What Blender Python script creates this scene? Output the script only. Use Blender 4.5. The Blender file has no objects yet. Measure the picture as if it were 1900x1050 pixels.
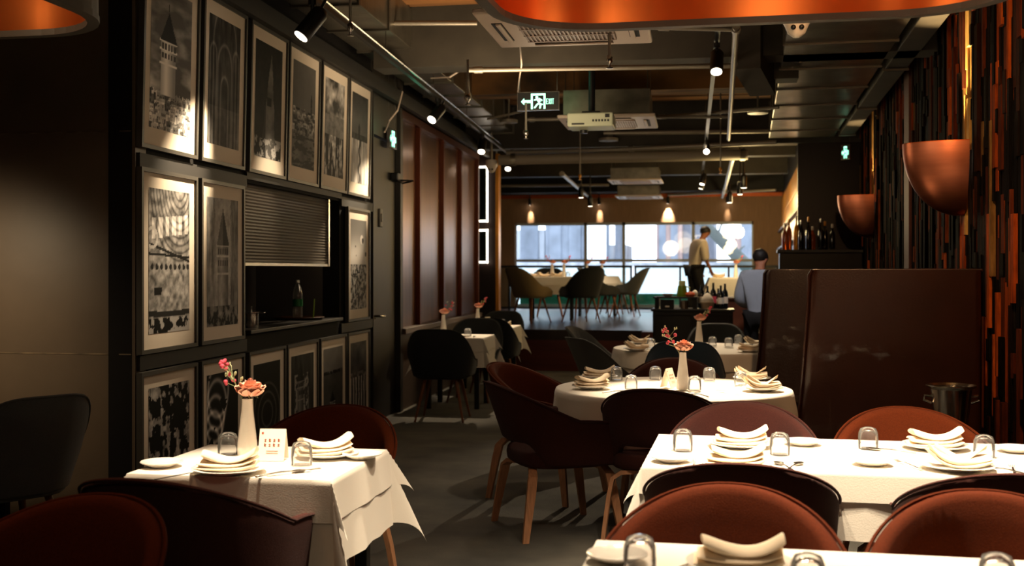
import bpy, bmesh, math, random
import numpy as np
from mathutils import Vector, Matrix, noise as mnoise
random.seed(7)
PI = math.pi
C = bpy.context.scene.collection
S = bpy.context.scene

# ------------------------------------------------------------------ camera, world, exposure
F = 2100.0                       # focal length in pixels of the 1900 x 1050 frame
TH = math.atan(380 / F)          # yaw of the camera to the left of the room axis
EYE = 1.47
HOR = 501.0
cd = bpy.data.cameras.new('camera'); cam = bpy.data.objects.new('camera', cd); C.objects.link(cam)
cam.location = (0, 0, EYE); cam.rotation_euler = (PI / 2, 0, TH)
cd.sensor_width = 36; cd.lens = F / 1900 * 36; cd.shift_y = -24 / 1900
cd.clip_start = .05; cd.clip_end = 300
cd.dof.use_dof = True; cd.dof.focus_distance = 5.6; cd.dof.aperture_fstop = 3.2
S.camera = cam
S.view_settings.view_transform = 'Standard'; S.view_settings.look = 'None'
S.view_settings.exposure = 0.5; S.view_settings.gamma = 1; S.view_settings.use_curve_mapping = False
w = bpy.data.worlds.new('sky'); S.world = w; w.use_nodes = True
w.node_tree.nodes['Background'].inputs[0].default_value = (.90, .94, 1.0, 1)
w.node_tree.nodes['Background'].inputs[1].default_value = 3.0

FV = Vector((-math.sin(TH), math.cos(TH), 0)); RV = Vector((math.cos(TH), math.sin(TH), 0))
def LD(l, D, z=0): v = FV * D + RV * l; return Vector((v.x, v.y, z))       # lateral / depth -> world
def P(px, py, D): return LD((px - 950) / F * D, D, EYE - (py - HOR) / F * D)
def PZ(px, py, z): return P(px, py, (EYE - z) * F / (py - HOR))

LIGHTS = []
def spot(name, loc, target, watts, deg, col=(1, .72, .42), blend=.7, size=.03):
    d = bpy.data.lights.new(name, 'SPOT'); o = bpy.data.objects.new(name, d); C.objects.link(o)
    d.energy = watts; d.spot_size = math.radians(deg); d.spot_blend = blend; d.shadow_soft_size = size
    d.color = col; o.location = loc
    o.rotation_euler = (Vector(target) - Vector(loc)).to_track_quat('-Z', 'Y').to_euler()
    return o
def point(name, loc, watts, col=(1, .7, .4), size=.04):
    d = bpy.data.lights.new(name, 'POINT'); o = bpy.data.objects.new(name, d); C.objects.link(o)
    d.energy = watts; d.color = col; d.shadow_soft_size = size; o.location = loc
    return o

# ------------------------------------------------------------------ materials
def lin(c):
    if isinstance(c, str):
        c = [int(c[i:i + 2], 16) / 255 for i in (0, 2, 4)]
    return tuple(((x / 12.92) if x <= .04045 else ((x + .055) / 1.055) ** 2.4) for x in c)
def mat(name, col, rough=.6, metal=0, emit=None, es=0, trans=0, ior=1.45, spec=.5, bump=0, bscale=60, vary=0, vscale=8,
        col2=None, stretch=(1, 1, 1), sheen=0, attr=False, coat=0, alpha=1):
    m = bpy.data.materials.new(name); m.use_nodes = True; nt = m.node_tree; b = nt.nodes['Principled BSDF']
    c = lin(col) + (1,)
    b.inputs['Base Color'].default_value = c; b.inputs['Roughness'].default_value = rough
    b.inputs['Metallic'].default_value = metal; b.inputs['IOR'].default_value = ior
    b.inputs['Transmission Weight'].default_value = trans; b.inputs['Specular IOR Level'].default_value = spec
    b.inputs['Sheen Weight'].default_value = sheen; b.inputs['Coat Weight'].default_value = coat
    b.inputs['Alpha'].default_value = alpha
    if emit: b.inputs['Emission Color'].default_value = lin(emit) + (1,); b.inputs['Emission Strength'].default_value = es
    src = None
    if attr:
        a = nt.nodes.new('ShaderNodeAttribute'); a.attribute_name = 'Col'; src = a.outputs['Color']
        nt.links.new(src, b.inputs['Base Color'])
    if vary or col2 or bump:
        tc = nt.nodes.new('ShaderNodeTexCoord'); mp = nt.nodes.new('ShaderNodeMapping'); mp.inputs['Scale'].default_value = stretch
        nt.links.new(tc.outputs['Object'], mp.inputs['Vector'])
    if vary or col2:
        n = nt.nodes.new('ShaderNodeTexNoise'); n.inputs['Scale'].default_value = vscale; n.inputs['Detail'].default_value = 5
        nt.links.new(mp.outputs[0], n.inputs['Vector'])
        r = nt.nodes.new('ShaderNodeValToRGB'); r.color_ramp.elements[0].position = .32; r.color_ramp.elements[1].position = .68
        nt.links.new(n.outputs['Fac'], r.inputs['Fac'])
        if col2:
            r.color_ramp.elements[0].color = c; r.color_ramp.elements[1].color = lin(col2) + (1,)
            nt.links.new(r.outputs['Color'], b.inputs['Base Color'])
        else:
            v = 1 - vary
            r.color_ramp.elements[0].color = (v, v, v, 1); r.color_ramp.elements[1].color = (1, 1, 1, 1)
            mx = nt.nodes.new('ShaderNodeMix'); mx.data_type = 'RGBA'; mx.blend_type = 'MULTIPLY'; mx.inputs['Factor'].default_value = 1
            if src: nt.links.new(src, mx.inputs['A'])
            else: mx.inputs['A'].default_value = c
            nt.links.new(r.outputs['Color'], mx.inputs['B']); nt.links.new(mx.outputs['Result'], b.inputs['Base Color'])
    if bump:
        n2 = nt.nodes.new('ShaderNodeTexNoise'); n2.inputs['Scale'].default_value = bscale; n2.inputs['Detail'].default_value = 3
        nt.links.new(mp.outputs[0], n2.inputs['Vector'])
        bp = nt.nodes.new('ShaderNodeBump'); bp.inputs['Strength'].default_value = bump; bp.inputs['Distance'].default_value = .01
        nt.links.new(n2.outputs['Fac'], bp.inputs['Height']); nt.links.new(bp.outputs[0], b.inputs['Normal'])
    return m
def glassmat(name, col=(1, 1, 1), rough=0, ior=1.45):
    m = bpy.data.materials.new(name); m.use_nodes = True; nt = m.node_tree; nt.nodes.clear()
    o = nt.nodes.new('ShaderNodeOutputMaterial'); g = nt.nodes.new('ShaderNodeBsdfGlass')
    g.inputs['Color'].default_value = (*col, 1); g.inputs['Roughness'].default_value = rough; g.inputs['IOR'].default_value = ior
    nt.links.new(g.outputs[0], o.inputs[0]); return m
def paneglass(name, col=(1, 1, 1), refl=.08):
    m = bpy.data.materials.new(name); m.use_nodes = True; nt = m.node_tree; nt.nodes.clear()
    o = nt.nodes.new('ShaderNodeOutputMaterial'); t = nt.nodes.new('ShaderNodeBsdfTransparent'); g = nt.nodes.new('ShaderNodeBsdfGlossy')
    mx = nt.nodes.new('ShaderNodeMixShader'); mx.inputs[0].default_value = refl; g.inputs['Roughness'].default_value = .02
    t.inputs[0].default_value = (*col, 1)
    nt.links.new(t.outputs[0], mx.inputs[1]); nt.links.new(g.outputs[0], mx.inputs[2]); nt.links.new(mx.outputs[0], o.inputs[0]); return m

def thinglass(name, edge=.22):
    m = bpy.data.materials.new(name); m.use_nodes = True; nt = m.node_tree; nt.nodes.clear()
    o = nt.nodes.new('ShaderNodeOutputMaterial'); t = nt.nodes.new('ShaderNodeBsdfTransparent'); g = nt.nodes.new('ShaderNodeBsdfGlossy')
    lw = nt.nodes.new('ShaderNodeLayerWeight'); lw.inputs['Blend'].default_value = edge; mx = nt.nodes.new('ShaderNodeMixShader')
    g.inputs['Roughness'].default_value = .08; g.inputs['Color'].default_value = (1, 1, 1, 1); t.inputs[0].default_value = (.93, .93, .93, 1)
    nt.links.new(lw.outputs['Fresnel'], mx.inputs[0]); nt.links.new(t.outputs[0], mx.inputs[1]); nt.links.new(g.outputs[0], mx.inputs[2]); df = nt.nodes.new('ShaderNodeBsdfTranslucent'); df.inputs[0].default_value = (.9, .9, .9, 1); m2 = nt.nodes.new('ShaderNodeMixShader'); m2.inputs[0].default_value = .05
    nt.links.new(mx.outputs[0], m2.inputs[1]); nt.links.new(df.outputs[0], m2.inputs[2]); nt.links.new(m2.outputs[0], o.inputs[0]); return m

M = dict(
    cloth=mat('cloth', 'e9e2d6', .85, bump=.08, bscale=240, sheen=.1),
    napkin=mat('napkin', 'efdcc0', .85, bump=.1, bscale=300),
    china=mat('china', 'efe9df', .18, coat=.3),
    glass=thinglass('thin_glass'),
    steel=mat('steel', 'b8b4ae', .22, 1),
    rust=mat('rust_fabric', '4e1e08', .95, bump=.35, bscale=420, vary=.25, vscale=160, spec=.12),
    plum=mat('plum_fabric', '41201b', .95, bump=.35, bscale=420, vary=.25, vscale=160, sheen=.05, spec=.2),
    piping=mat('piping', '4a1c12', .85),
    grey=mat('grey_fabric', '4d5152', .95, bump=.3, bscale=400, vary=.2, vscale=150, sheen=.2),
    dgrey=mat('charcoal_fabric', '1b1f20', .95, bump=.3, bscale=400, sheen=.15),
    blue=mat('blue_fabric', '2d465f', .95, bump=.3, bscale=400, sheen=.2),
    beige=mat('beige_fabric', '94805a', .95, bump=.3, bscale=400, sheen=.1),
    ash=mat('ash_wood', 'c08a64', .45, vary=.3, vscale=14, stretch=(6, 6, .6)),
    oak=mat('oak_wood', '7d4a2a', .5, vary=.3, vscale=14, stretch=(6, 6, .6)),
    tabletop=mat('table_wood', '3a2418', .5),
    black=mat('black_metal', '0c0c0d', .4),
    blackm=mat('matt_black', '090909', .75),
    dark=mat('dark_wall', '12100f', .8, spec=.2, vary=.25, vscale=3),
    taupe=mat('taupe_wall', '5e5143', .42, vary=.22, vscale=2.2, bump=.06, bscale=9, spec=.35),
    framew=mat('frame_grey', '3a3732', .45),
    mat=mat('mount_board', 'd8cbb8', .85),
    print=mat('print', 'ffffff', .6, attr=True, spec=.12),
    carpet=mat('carpet', '35332e', .95, bump=.5, bscale=170, col2='5d594f', vscale=2.3, sheen=.1),
    concrete=mat('raw_ceiling', '2a1d11', .9, col2='8a6030', vscale=1.6, stretch=(.6, 4, 1), bump=.4, bscale=12),
    flange=mat('flange', '5f5a50', .4, .7), beam=mat('painted_beam', '39342b', .75, vary=.35, vscale=4),
    galv=mat('galvanised', '8b8576', .32, .85, vary=.4, vscale=5, bump=.1, bscale=20),
    pipe=mat('pipe_grey', '8d8679', .45, .5),
    white=mat('ac_white', 'cdbcab', .5),
    vent=mat('vent_grey', '7a6a5e', .6),
    bronze=mat('bronze_panel', '7a5138', .3, .85, vary=.45, vscale=2.4, stretch=(2.5, 2.5, .35), bump=.03, bscale=6),
    copper=mat('copper', 'b4552a', .3, 1, vary=.2, vscale=3, stretch=(1, 1, 4)),
    copperin=mat('copper_ribbed', 'd8793a', .33, .9, vary=.3, vscale=1.2),
    coppersat=mat('copper_satin', 'b0684a', .36, 1, vary=.15, vscale=4, stretch=(1, 1, 9)),
    rim=mat('rim_grey', '45413a', .5),
    leather=mat('brown_leather', '2e150a', .34, bump=.18, bscale=70, vary=.25, vscale=5, coat=.15),
    leather2=mat('dark_leather', '2a1710', .4, bump=.15, bscale=70),
    gold=mat('gold_tile', 'e8a038', .3, .55, vary=.4, vscale=6, stretch=(1, 1, .4)),
    bardark=mat('bar_black', '080606', .3, spec=.3),
    planks=mat('dark_planks', '2c1a14', .3, vary=.4, vscale=5, stretch=(1, .15, 1)),
    stepw=mat('step_wood', '642a18', .35, vary=.4, vscale=5, stretch=(.2, 2, 2)),
    upwall=mat('upper_wall', '8a6d54', .8, vary=.18, vscale=9, stretch=(5, 1, .3)),
    wood=mat('mosaic_wood', 'ffffff', .8, spec=.07, attr=True, vary=.55, vscale=16, stretch=(3, 3, .5), bump=.5, bscale=40),
    emitw=mat('lamp_glow', 'fff1dc', .5, emit='ffe9cc', es=14),
    led=mat('led', 'fff6ea', .5, emit='fff2e0', es=5),
    green=mat('green_glow', '10ffa0', .5, emit='30f0a0', es=2.2),
    greenpale=mat('green_pale', 'b0ffd8', .5, emit='9cffd6', es=2.0),
    petal=mat('peach_petal', 'ffbda2', .6, vary=.3, vscale=18, sheen=.3),
    pink=mat('pink_bud', 'e0566a', .6),
    stem=mat('green_stem', '8a9468', .6),
    petgreen=mat('palegreen', '2f8a4d', .25, trans=.4),
    bottle=thinglass('clear_plastic', .35),
    dbottle=mat('dark_bottle', '0a0d0c', .1, coat=.5),
    amber=mat('amber_bottle', 'a8481a', .12, trans=.3, coat=.5),
    skin=mat('skin', '9a6246', .6), shirt=mat('shirt_white', 'b7aa98', .85, bump=.15, bscale=30),
    shirtg=mat('shirt_grey', '8f97a5', .85, bump=.15, bscale=30),
    trousers=mat('trousers_black', '0d0c0e', .85), hair=mat('hair_black', '120c0a', .6), shoe=mat('shoe_black', '0a0a0a', .35),
    paper=mat('card_white', 'f2ead9', .5), ink=mat('card_ink', 'a3402c', .6),
    pane=paneglass('window_pane', (.93, .97, 1), .05), railglass=paneglass('rail_glass', (.86, .93, .93), .08),
    teal=mat('teal_film', '3fae96', .7, trans=.0),
    facade=mat('facade', 'b4bac4', .8, vary=.4, vscale=1.5, stretch=(3,1,.6)), facadew=mat('facade_white', 'f4f6f8', .8), facadeb=mat('facade_brown', 'b59a94', .8, vary=.3, vscale=2),
    facaded=mat('facade_dark', '8a93a2', .8, vary=.4, vscale=1.5), ground=mat('pavement', 'c8ccd0', .8),
    tray=mat('tray', '4a2c1c', .5), food=mat('orange_fruit', 'c2522a', .6), lime=mat('lime_juice', '7da528', .3, coat=.4),
    limep=mat('pale_lid', 'd6e2a0', .4), mirror=mat('mirror', '38423a', .08, .9), plinth=mat('brown_wood', '6b3418', .45, vary=.3, vscale=5),
)

# ------------------------------------------------------------------ mesh helpers
class B:
    def __init__(s): s.bm = bmesh.new(); s.X = Matrix.Identity(4)
    def _v(s, p): return s.bm.verts.new(s.X @ Vector(p))
    def box(s, x0, x1, y0, y1, z0, z1, bev=0, seg=2):
        v = [s._v(p) for p in ((x0, y0, z0), (x1, y0, z0), (x1, y1, z0), (x0, y1, z0), (x0, y0, z1), (x1, y0, z1), (x1, y1, z1), (x0, y1, z1))]
        fs = [s.bm.faces.new([v[i] for i in q]) for q in ((3, 2, 1, 0), (4, 5, 6, 7), (0, 1, 5, 4), (1, 2, 6, 5), (2, 3, 7, 6), (3, 0, 4, 7))]
        if bev:
            es = list({e for f in fs for e in f.edges})
            bmesh.ops.bevel(s.bm, geom=es, offset=bev, segments=seg, affect='EDGES', profile=.5)
        return s
    def prism(s, pts, z0, z1):          # pts ccw in xy
        a = [s._v((p[0], p[1], z0)) for p in pts]; b = [s._v((p[0], p[1], z1)) for p in pts]; n = len(pts)
        s.bm.faces.new(a[::-1]); s.bm.faces.new(b)
        for i in range(n): s.bm.faces.new((a[i], a[(i + 1) % n], b[(i + 1) % n], b[i]))
        return s
    def rings(s, rs, caps=True, closed=True, loop=False):
        R = [[s._v(p) for p in r] for r in rs]; n = len(R[0])
        for a in range(len(R) if loop else len(R) - 1):
            A = R[a]; Bb = R[(a + 1) % len(R)]
            for i in range(n if closed else n - 1): s.bm.faces.new((A[i], A[(i + 1) % n], Bb[(i + 1) % n], Bb[i]))
        if caps and not loop: s.bm.faces.new(R[0][::-1]); s.bm.faces.new(R[-1])
        return s
    def tube(s, pts, r, n=8, caps=True):
        pts = [Vector(p) for p in pts]; rr = r if isinstance(r, (list, tuple)) else [r] * len(pts); out = []; up = None
        for i, p in enumerate(pts):
            d = (pts[min(i + 1, len(pts) - 1)] - pts[max(i - 1, 0)]).normalized()
            if up is None: up = Vector((0, 0, 1)) if abs(d.z) < .9 else Vector((1, 0, 0))
            a = d.cross(up).normalized(); b = a.cross(d).normalized(); up = b
            out.append([p + (a * math.cos(t) + b * math.sin(t)) * rr[i] for t in [2 * PI * k / n for k in range(n)]])
        return s.rings(out, caps)
    def strip(s, pts, w, t, side):      # flat bar swept along pts; side = width direction
        side = Vector(side).normalized(); pts = [Vector(p) for p in pts]; out = []
        ww = w if isinstance(w, (list, tuple)) else [w] * len(pts)
        for i, p in enumerate(pts):
            d = (pts[min(i + 1, len(pts) - 1)] - pts[max(i - 1, 0)]).normalized(); nn = d.cross(side).normalized()
            a = side * ww[i] / 2; b = nn * t / 2
            out.append([p - a - b, p + a - b, p + a + b, p - a + b])
        return s.rings(out)
    def lathe(s, prof, n=28, cx=0, cy=0, closed=False):   # prof = (r,z); rings
        rs = []
        for r, z in prof: rs.append([(cx + r * math.cos(2 * PI * k / n), cy + r * math.sin(2 * PI * k / n), z) for k in range(n)])
        return s.rings(rs, caps=not closed, loop=closed)
    def ball(s, c, rx, ry=None, rz=None, n=12, m=8):
        ry = ry or rx; rz = rz or rx; rs = []
        for j in range(1, m):
            t = PI * j / m - PI / 2
            rs.append([(c[0] + rx * math.cos(t) * math.cos(2 * PI * k / n), c[1] + ry * math.cos(t) * math.sin(2 * PI * k / n), c[2] + rz * math.sin(t)) for k in range(n)])
        return s.rings(rs)
    def grid(s, fn, nu, nv):
        V = [[s._v(fn(i, j)) for j in range(nv)] for i in range(nu)]
        for i in range(nu - 1):
            for j in range(nv - 1): s.bm.faces.new((V[i][j], V[i + 1][j], V[i + 1][j + 1], V[i][j + 1]))
        return s
    def build(s, name, m, parent=None, smooth=False, ang=None, loc=None):
        bmesh.ops.recalc_face_normals(s.bm, faces=s.bm.faces)
        me = bpy.data.meshes.new(name); s.bm.to_mesh(me); s.bm.free(); me.materials.append(m)
        if smooth:
            me.polygons.foreach_set('use_smooth', [True] * len(me.polygons))
            me.set_sharp_from_angle(angle=math.radians(ang or 45))
        o = bpy.data.objects.new(name, me); C.objects.link(o)
        if parent: o.parent = parent
        if loc is not None: o.location = loc
        return o
def tag(o, label=None, cat=None, group=None, kind=None):
    if label: o['label'] = label
    if cat: o['category'] = cat
    if group: o['group'] = group
    if kind: o['kind'] = kind
    return o
def thing(name, loc=(0, 0, 0), rz=0, label=None, cat=None, group=None, rx=0):
    o = bpy.data.objects.new(name, None); C.objects.link(o); o.empty_display_size = .05
    o.location = loc; o.rotation_euler = (rx, 0, rz); return tag(o, label, cat, group)
def struct(b, name, m, **k): return tag(b.build(name, m, **k), kind='structure')
KIDS = {}
def copy_tree(o, parent=None):
    c = o.copy(); C.objects.link(c); c.parent = parent
    for ch in o.children: copy_tree(ch, c)
    return c
PROTO = {}
def put(key, maker, loc, rz, label, cat=None, group=None, scale=None):
    if key not in PROTO: o = maker(); PROTO[key] = (o, o.get('category'))
    else: o = copy_tree(PROTO[key][0])
    o.location = loc; o.rotation_euler = (0, 0, rz); o['label'] = label
    if cat: o['category'] = cat
    if group: o['group'] = group
    elif 'group' in o: del o['group']
    if scale: o.scale = scale
    return o
def wallm(px):                      # left wall frame helpers
    return None
# left wall: lateral = -2.9 + .1467 D ; right wall: lateral = 1.5 + .2071 D
KL, L0, KR, R0 = .1467, -2.9, .2071, 1.5
NL, NR = math.hypot(1, KL), math.hypot(1, KR)
def wl(px): return -L0 / (KL - (px - 950) / F) * NL          # distance along the left wall seen at column px
def frame(l0, k):
    d = (FV + RV * k).normalized(); n = Vector((-d.y, d.x, 0)); o = LD(l0, 0)
    return Matrix(((d.x, n.x, 0, o.x), (d.y, n.y, 0, o.y), (0, 0, 1, 0), (0, 0, 0, 1)))
ML, MR = frame(L0, KL), frame(R0, KR)      # local x along wall away from camera, local y to the left
AL = math.atan2(ML[1][0], ML[0][0]); AR = math.atan2(MR[1][0], MR[0][0])
MS = frame(.68, KR)                        # bar side
def zl(px, py): return EYE - (py - HOR) / F * wl(px) / NL
def smooth01(t): t = max(0, min(1, t)); return t * t * (3 - 2 * t)

# ------------------------------------------------------------------ room shell
CORN = ML @ Vector((wl(250), 0, 0)); YW = CORN.y
b = B(); b.box(-8.5, 8, -4, 17.2, -.1, 0); struct(b, 'floor', M['carpet'])
b = B(); b.box(-8.5, 12, -4, 27.2, 3.75, 3.9); struct(b, 'ceiling', M['concrete'])
b = B(); b.box(-8.6, 8, -4.1, -4, 0, 3.8); struct(b, 'wall_behind', M['dark'])
b = B(); b.box(-8.6, -8.5, -4, YW, 0, 3.8); struct(b, 'wall_far_left', M['dark'])
b = B(); b.box(-8.5, CORN.x, YW, YW + .12, 0, 3.8)
b.box(CORN.x - .012, CORN.x + .006, YW - .006, YW, 0, 3.8); struct(b, 'wall_taupe', M['taupe'])
# thin seams of uneven tone on the taupe wall panels
b = B()
for z in (1.47 + 256 / F * 6.1, 1.47 - 155 / F * 6.1): b.box(-8.5, CORN.x - .02, YW - .003, YW + .001, z - .004, z + .003)
struct(b, 'trim_1', mat('seam', '7c6a52', .5, vary=.8, vscale=5, stretch=(1.5, 1, 1)))
# picture wall with the serving hatch
s0, s1 = wl(250), wl(688); h0, h1 = wl(453), wl(630)
ZS, ZT = 1.04, 2.06
b = B(); b.X = ML
b.box(s0, h0, 0, .15, 0, 3.76); b.box(h0, h1, 0, .15, 0, ZS); b.box(h0, h1, 0, .15, ZT, 3.76); b.box(h1, s1, 0, .15, 0, 3.76)
struct(b, 'wall_left', M['dark'])
b = B(); b.X = ML; b.box(h0 - .1, h1 + .1, .75, .8, ZS - .1, ZT + .1); b.box(h0 - .1, h0, .15, .75, ZS - .1, ZT + .1)
b.box(h1, h1 + .1, .15, .75, ZS - .1, ZT + .1); b.box(h0, h1, .15, .75, ZT, ZT + .1); b.box(h0, h1, .15, .75, ZS - .1, ZS - .01)
struct(b, 'wall_hatch', mat('hatch_grey', '4a4744', .7))
b = B(); b.X = ML; b.box(h0 + .02, h1 - .02, -.04, .74, ZS, ZS + .025, .004); struct(b, 'trim_2', mat('sill', '25211e', .4))
# rails and bands between the rows of frames
b = B(); b.X = ML
for z0, z1, a, e in ((2.02, 2.1, s0 + .02, h0), (.93, 1.01, s0 + .02, h0), (2.08, 2.13, h0, h1), (2.02, 2.1, h1, s1), (.93, 1.01, h1, s1)):
    b.box(a, e, -.02, .01, z0, z1)
struct(b, 'trim_3', mat('rail_grey', '201e1c', .6))
b = B(); b.X = ML; b.box(s0, wl(905), -.1, .5, 3.18, 3.28); b.box(s0, wl(905), -.12, -.06, 3.14, 3.2); struct(b, 'trim_4', mat('ledge', '14110f', .6))
# door in the left wall
d0, d1 = wl(690), wl(738)
b = B(); b.X = ML; b.box(d0, d1, .02, .1, 0, 2.75); b.box(d0, d1, 0, .15, 2.77, 3.76); b.box(d0 - .02, d0, -.02, .15, 0, 3.3); b.box(d1, d1 + .1, -.03, .15, 0, 3.76)
dr = struct(b, 'door_1', mat('door_dark', '28231d', .5, vary=.2))
b = B(); b.X = ML; b.tube([(d0 + .08, .02, 1.03), (d0 + .08, -.06, 1.03), (d0 + .1, -.065, 1.03), (d0 + .24, -.065, 1.025)], .011)
b.lathe([(.028, 1.005), (.028, 1.01)], 16, d0 + .08, .01); h = b.build('door_handle', M['steel'], dr, True)
# light switch and door closer
o = thing('light_switch', ML @ Vector((d0 + .36, 0, 1.98)), AL, 'grey wall switch plate on the dark door panel', 'switch')
B().box(-.05, .05, .0, .02, -.09, .09, .006).build('plate', mat('switchgrey', '6b665e', .5), o)
B().box(-.02, .02, -.008, .001, -.04, .04, .003).build('rocker', mat('switchrock', '858078', .5), o)
o = thing('door_closer', ML @ Vector((d1 - .12, 0, 2.42)), AL, 'black door closer at the top of the dark door', 'door closer')
B().box(-.11, .11, -.06, .02, -.04, .04, .01).build('body', M['black'], o)
B().tube([(0, -.05, -.03), (.12, -.16, -.03), (.2, -.02, -.05)], .009).build('arm', M['black'], o)
# bronze panelled wall
p0, p1 = wl(741), wl(886)
edges = [p0, wl(778), wl(822), wl(855), p1]
b = B(); b.X = ML; b.box(p0, p1 + .6, .06, .16, 0, 3.76); struct(b, 'wall_panelled', M['dark'])
b = B(); b.X = ML
for i in range(4): b.box(edges[i] + .05, edges[i + 1] - .05, .03, .07, .86, 3.08, .004)
struct(b, 'trim_5', M['bronze'])
b = B(); b.X = ML
for e in edges: b.box(e - .045, e + .045, -.02, .07, .86, 3.12, .006)
b.box(p0, p1, -.03, .07, 3.06, 3.14); struct(b, 'trim_6', mat('bronze_dark', '5a2a14', .35, .6))
b = B(); b.X = ML; b.box(p0, p1, -.07, .07, .8, .86, .006); b.box(p0, p1, -.01, .07, 0, .8); struct(b, 'trim_7', mat('dado', '4b3a2c', .5))
# return wall with lit niches, and the upper room shell
DR_ = 16.9
RT = lambda l0, D0, l1, D1: None
b = B(); a = LD((884 - 950) / F * DR_, DR_); e = LD((921 - 950) / F * DR_, DR_)
b.box(-6.5, e.x, a.y, a.y + .15, 0, 3.75); struct(b, 'wall_return', mat('return_dark', '241410', .5))
RY = a.y
b = B(); b.box(e.x - .0, e.x + .05, RY - .03, RY + .15, .0, 3.2, .008); struct(b, 'trim_8', M['gold'])
b = B(); b.box(-6.6, -6.5, RY, 26.3, 0, 3.75); struct(b, 'wall_upper_left', M['dark'])
YF = 16.35; PH = .6
b = B(); b.box(-6.5, 9, YF, 26.3, .45, PH); struct(b, 'floor_upper', M['planks'])
b = B()
for i in range(4): b.box(-1.05, 4.3, YF - .29 * (4 - i), YF + .02, .15 * i, .15 * (i + 1) - (.002 if i == 3 else 0), .006)
b.box(-6.5, 9, YF, YF + .1, 0, .45); struct(b, 'trim_9', M['stepw'])
# window wall
YB = 25.9
def atY(px, Y): D = Y / (math.cos(TH) + (px - 950) / F * math.sin(TH)); return D
def XY(px, Y): return LD((px - 950) / F * atY(px, Y), atY(px, Y)).x
wx0, wx1 = XY(955, YB), XY(1398, YB); WZ = EYE + 88 / F * 26
b = B(); b.box(-6.5, wx0, YB, YB + .2, PH, 3.75); b.box(wx1, 9, YB, YB + .2, PH, 3.75); b.box(wx0, wx1, YB, YB + .2, WZ, 3.75)
struct(b, 'wall_window', M['upwall'])
b = B(); b.box(-6.5, 9, YB - .08, YB, 3.12, 3.24); struct(b, 'trim_10', mat('copper_trim', 'a04a1c', .4, .5))
b = B(); b.box(-6.5, 9, YB - .9, YB - .09, 3.2, 3.75); struct(b, 'trim_21', M['blackm'])
b = B(); n = 4
for i in range(n + 1):
    x = wx0 + (wx1 - wx0) * (0, .303, .465, .755, 1)[i]; b.box(x - .035, x + .035, YB + .05, YB + .13, PH, WZ)
b.box(wx0, wx1, YB + .05, YB + .13, WZ - .06, WZ); b.box(wx0, wx1, YB + .05, YB + .13, PH, PH + .08); b.box(wx0, wx1, YB + .06, YB + .12, 1.66, 1.72)
wf = struct(b, 'window_1', mat('window_frame', 'aab0b4', .5))
B().box(wx0, wx1, YB + .085, YB + .095, PH, WZ).build('pane', M['pane'], wf)
B().box(wx0 + .1, wx1 - .1, YB + .14, YB + .15, PH + .08, PH + .33).build('privacy_film', M['teal'], wf)
# right side
b = B(); b.X = MR; b.box(-6, 15.2 * NR, -.25, -.03, 0, 3.8); struct(b, 'wall_right', mat('right_base', '0c0806', .9))
S1, S2 = (-R0 / (KR - (p_ - 950) / F) * NR for p_ in (1793, 1622))
def mosaic():
    b = B(); b.X = MR; cols = []
    pal = [('080503', 40), ('150c07', 20), ('2e160a', 12), ('552510', 12), ('8f3d14', 12), ('ad4f1a', 5), ('7a5a30', 2), ('17140f', 6)]
    names = [p for p, k in pal for _ in range(k)]
    s = 3.6
    while s < 15.1 * NR:
        wdt = random.choice((.035, .045, .055, .07, .085)); z = -random.random() * .4
        while z < 3.6:
            L = random.choice((.14, .25, .35, .5, .7, .95)); n0 = len(b.bm.faces)
            z1 = min(z + L, 3.62)
            if z1 > .0: 
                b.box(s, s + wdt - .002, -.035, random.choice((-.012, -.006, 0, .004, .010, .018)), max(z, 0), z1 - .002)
                near = min(abs(s - q_) for q_ in (S1 - .04, S2)) < .11 and z1 > 2.35  # strips above the sconces: their uplight painted in as paler gold wood
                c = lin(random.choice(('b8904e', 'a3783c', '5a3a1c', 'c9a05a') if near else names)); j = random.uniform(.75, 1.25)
                cols += [tuple(min(1, x * j) for x in c)] * (len(b.bm.faces) - n0)
            z = z1 + .0
            if z1 >= 3.62: break
        s += wdt
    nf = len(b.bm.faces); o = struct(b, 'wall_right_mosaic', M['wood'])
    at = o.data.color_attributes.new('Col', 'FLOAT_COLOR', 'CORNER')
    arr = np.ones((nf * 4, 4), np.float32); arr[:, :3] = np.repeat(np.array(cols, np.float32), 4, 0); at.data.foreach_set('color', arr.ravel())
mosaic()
def rs_(px): return -R0 / (KR - (px - 950) / F) * NR
# copper pilaster strips on the mosaic
b = B(); b.X = MR
for px, ww in ((1688, .16), (1583, .2)):
    s = rs_(px); b.box(s - ww, s + ww, .0, .03, 0, 3.3, .004)
struct(b, 'trim_11', mat('pilaster', '5e3226', .6, .2, vary=.2, vscale=3, stretch=(1, 1, .2)))
# bar end block facing the room, gold back bar, dark counter
BS = 15 * NR
b = B(); b.X = MS; b.box(BS, BS + .15, -1.1, 0, 0, 3.75); b.box(BS + .15, 27, -.3, -.12, 0, 3.75); struct(b, 'wall_bar', M['bardark'])
b = B(); b.X = MS
for i in range(22):
    for zz in (1.95, 2.32, 2.69): b.box(BS + .15 + i * .5, BS + .64 + i * .5, -.12, -.09, zz, zz + .36, .008)
struct(b, 'trim_12', M['gold'])
b = B(); b.X = MS; b.box(BS + .1, 26, -.12, -.02, 2.30, 2.325); b.box(BS + .1, 26, -.12, .02, 1.90, 1.94); struct(b, 'trim_13', mat('shelf_dark', '2a1408', .4))
# side walls of the far right
b = B(); b.box(9, 9.1, 12, 27, 0, 3.8); struct(b, 'wall_far_right', M['dark'])

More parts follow.
